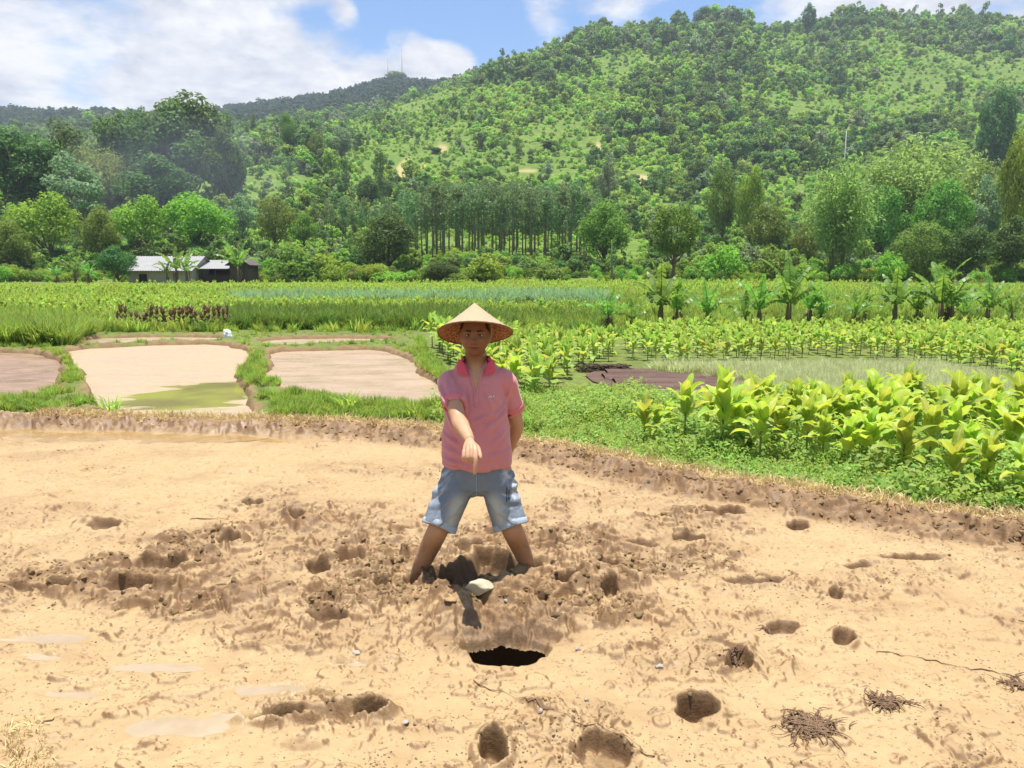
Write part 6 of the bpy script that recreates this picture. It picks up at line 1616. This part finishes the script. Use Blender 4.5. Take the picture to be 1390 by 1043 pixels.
SKY_BLOBS = [(602, 86, .055, .55), (500, 18, .09, -.24), (560, 45, .035, .22), (425, 40, .05, -.16), (590, 52, .055, -.30), (668, 45, .07, -.34), (1000, 5, .06, -.1), (100, 75, .4, .13), (725, 20, .05, .22), (350, 110, .2, .16), (840, 10, .12, .12), (1250, -10, .15, .12), (470, 15, .025, .2), (930, 0, .05, -.15), (1350, 0, .06, -.12), (60, 10, .10, -.10), (210, 5, .08, -.10)]
# ================================================================== LIGHT AND SKY
SUN_EL, SUN_AZ = R(87), R(6)        # high sun, a little behind the man (towards +Y)
w = bpy.data.worlds.new('World'); SC.world = w; w.use_nodes = True
nt = w.node_tree; nt.nodes.clear()
N = nt.nodes.new; L = nt.links.new
out = N('ShaderNodeOutputWorld'); bg = N('ShaderNodeBackground'); sky = N('ShaderNodeTexSky')
sky.sky_type = 'NISHITA'; sky.sun_disc = False; sky.sun_elevation = SUN_EL; sky.sun_rotation = SUN_AZ; sky.air_density = 1.0; sky.dust_density = .4; sky.ozone_density = 2.0
tc = N('ShaderNodeTexCoord')
def M_(op, a, b=0.0, clamp=False):
    q = N('ShaderNodeMath'); q.operation = op; q.use_clamp = clamp
    for i, v in enumerate((a, b)):
        if isinstance(v, bpy.types.NodeSocket): L(v, q.inputs[i])
        else: q.inputs[i].default_value = v
    return q.outputs[0]
sx = N('ShaderNodeSeparateXYZ'); L(tc.outputs['Generated'], sx.inputs[0])
X, Y, Z = sx.outputs
den = M_('ADD', M_('MAXIMUM', Z, 0.0), .22)
cv = N('ShaderNodeCombineXYZ'); L(M_('DIVIDE', X, den), cv.inputs[0]); L(M_('DIVIDE', Y, den), cv.inputs[1]); cv.inputs[2].default_value = 1.7
def noise_(sc, det, rough, dist=0.0, vec=None):
    q = N('ShaderNodeTexNoise'); q.inputs['Scale'].default_value = sc; q.inputs['Detail'].default_value = det; q.inputs['Roughness'].default_value = rough; q.inputs['Distortion'].default_value = dist
    L(vec or cv.outputs[0], q.inputs['Vector']); return q.outputs['Fac']
def blob_(px, py, r, amt):           # a heap of cloud (or a gap) in one direction of the sky
    d = ray(px, py).normalized()
    q = N('ShaderNodeVectorMath'); q.operation = 'DISTANCE'; L(tc.outputs['Generated'], q.inputs[0]); q.inputs[1].default_value = d
    return M_('MULTIPLY', M_('SUBTRACT', 1.0, M_('DIVIDE', q.outputs['Value'], r), True), amt)
f = M_('ADD', M_('MULTIPLY', noise_(1.5, 9, .58, .3), .8), M_('MULTIPLY', noise_(6.0, 6, .62), .28))
for b_ in SKY_BLOBS: f = M_('ADD', f, blob_(*b_))
cov = N('ShaderNodeMapRange'); cov.interpolation_type = 'SMOOTHSTEP'; L(f, cov.inputs[0]); cov.inputs[1].default_value = .47; cov.inputs[2].default_value = .66
br = N('ShaderNodeMapRange'); L(M_('ADD', M_('MULTIPLY', noise_(3.4, 8, .62, .2), .7), M_('MULTIPLY', noise_(11.0, 5, .6), .3)), br.inputs[0]); br.inputs[1].default_value = .38; br.inputs[2].default_value = .57
rp = N('ShaderNodeValToRGB'); e = rp.color_ramp.elements; e[0].position = 0; e[0].color = (.33, .355, .425, 1); e[1].position = 1; e[1].color = (.56, .56, .57, 1); L(br.outputs[0], rp.inputs[0])
sc_ = N('ShaderNodeMix'); sc_.data_type = 'RGBA'; sc_.blend_type = 'MULTIPLY'; sc_.inputs[0].default_value = 1
SKY_S = .058
sc_.inputs[7].default_value = (1.35, 1.55, 1.75, 1); L(sky.outputs[0], sc_.inputs[6])
cl = N('ShaderNodeMix'); cl.data_type = 'RGBA'; cl.blend_type = 'MULTIPLY'; cl.inputs[0].default_value = 1; cl.inputs[7].default_value = (1 / SKY_S,) * 3 + (1,); L(rp.outputs[0], cl.inputs[6])
mx = N('ShaderNodeMix'); mx.data_type = 'RGBA'; L(cov.outputs[0], mx.inputs[0]); L(sc_.outputs[2], mx.inputs[6]); L(cl.outputs[2], mx.inputs[7])
L(mx.outputs[2], bg.inputs[0]); bg.inputs[1].default_value = SKY_S; L(bg.outputs[0], out.inputs[0])
sl = bpy.data.lights.new('sun', 'SUN'); sl.energy = 4.6; sl.angle = R(.53); sl.color = (1, .95, .87)
so = bpy.data.objects.new('sun', sl); COL.objects.link(so)
sd = Vector((math.sin(SUN_AZ) * math.cos(SUN_EL), math.cos(SUN_AZ) * math.cos(SUN_EL), math.sin(SUN_EL)))
so.rotation_euler = (-sd).to_track_quat('-Z', 'Y').to_euler(); so.location = (0, 0, 60)
if HAZE > 0:
    hm = bpy.data.materials.new('haze'); hm.use_nodes = True; hm.node_tree.nodes.clear()
    ho = hm.node_tree.nodes.new('ShaderNodeOutputMaterial'); pv = hm.node_tree.nodes.new('ShaderNodeVolumePrincipled')
    pv.inputs['Color'].default_value = (.72, .82, .95, 1); pv.inputs['Density'].default_value = HAZE; pv.inputs['Anisotropy'].default_value = .0
    hm.node_tree.links.new(pv.outputs[0], ho.inputs['Volume'])
    b = MB(); b.box((0, 0, 135), (3040, 3040, 330)); b.build('haze', hm, smooth=False, kind='stuff')
# thin blue smoke drifting in front of the dark trees on the left
sm_ = bpy.data.materials.new('smoke'); sm_.use_nodes = True; sm_.node_tree.nodes.clear()
ho = sm_.node_tree.nodes.new('ShaderNodeOutputMaterial'); pv = sm_.node_tree.nodes.new('ShaderNodeVolumePrincipled'); pv.inputs['Color'].default_value = (.72, .82, .95, 1); pv.inputs['Density'].default_value = .009
sm_.node_tree.links.new(pv.outputs[0], ho.inputs['Volume'])
for px_, py_, Y_, sx_, sz_ in ((250, 240, 135, 21, 11),):
    p = py_at(px_, py_, Y_); o = lumpy('smoke', sm_, sx_, 6.5, sz_, 3, .3, 2.2, kind='stuff'); o.location = p
vs = SC.view_settings; vs.view_transform = 'Standard'; vs.look = 'None'; vs.exposure = EXPOSURE; vs.gamma = 1
cy = SC.cycles; cy.use_denoising = True
try: cy.denoiser = 'OPENIMAGEDENOISE'
except Exception: pass
cy.max_bounces = 8; cy.diffuse_bounces = 4; cy.transmission_bounces = 6; cy.transparent_max_bounces = 8; cy.volume_bounces = 0
cy.sample_clamp_indirect = 6
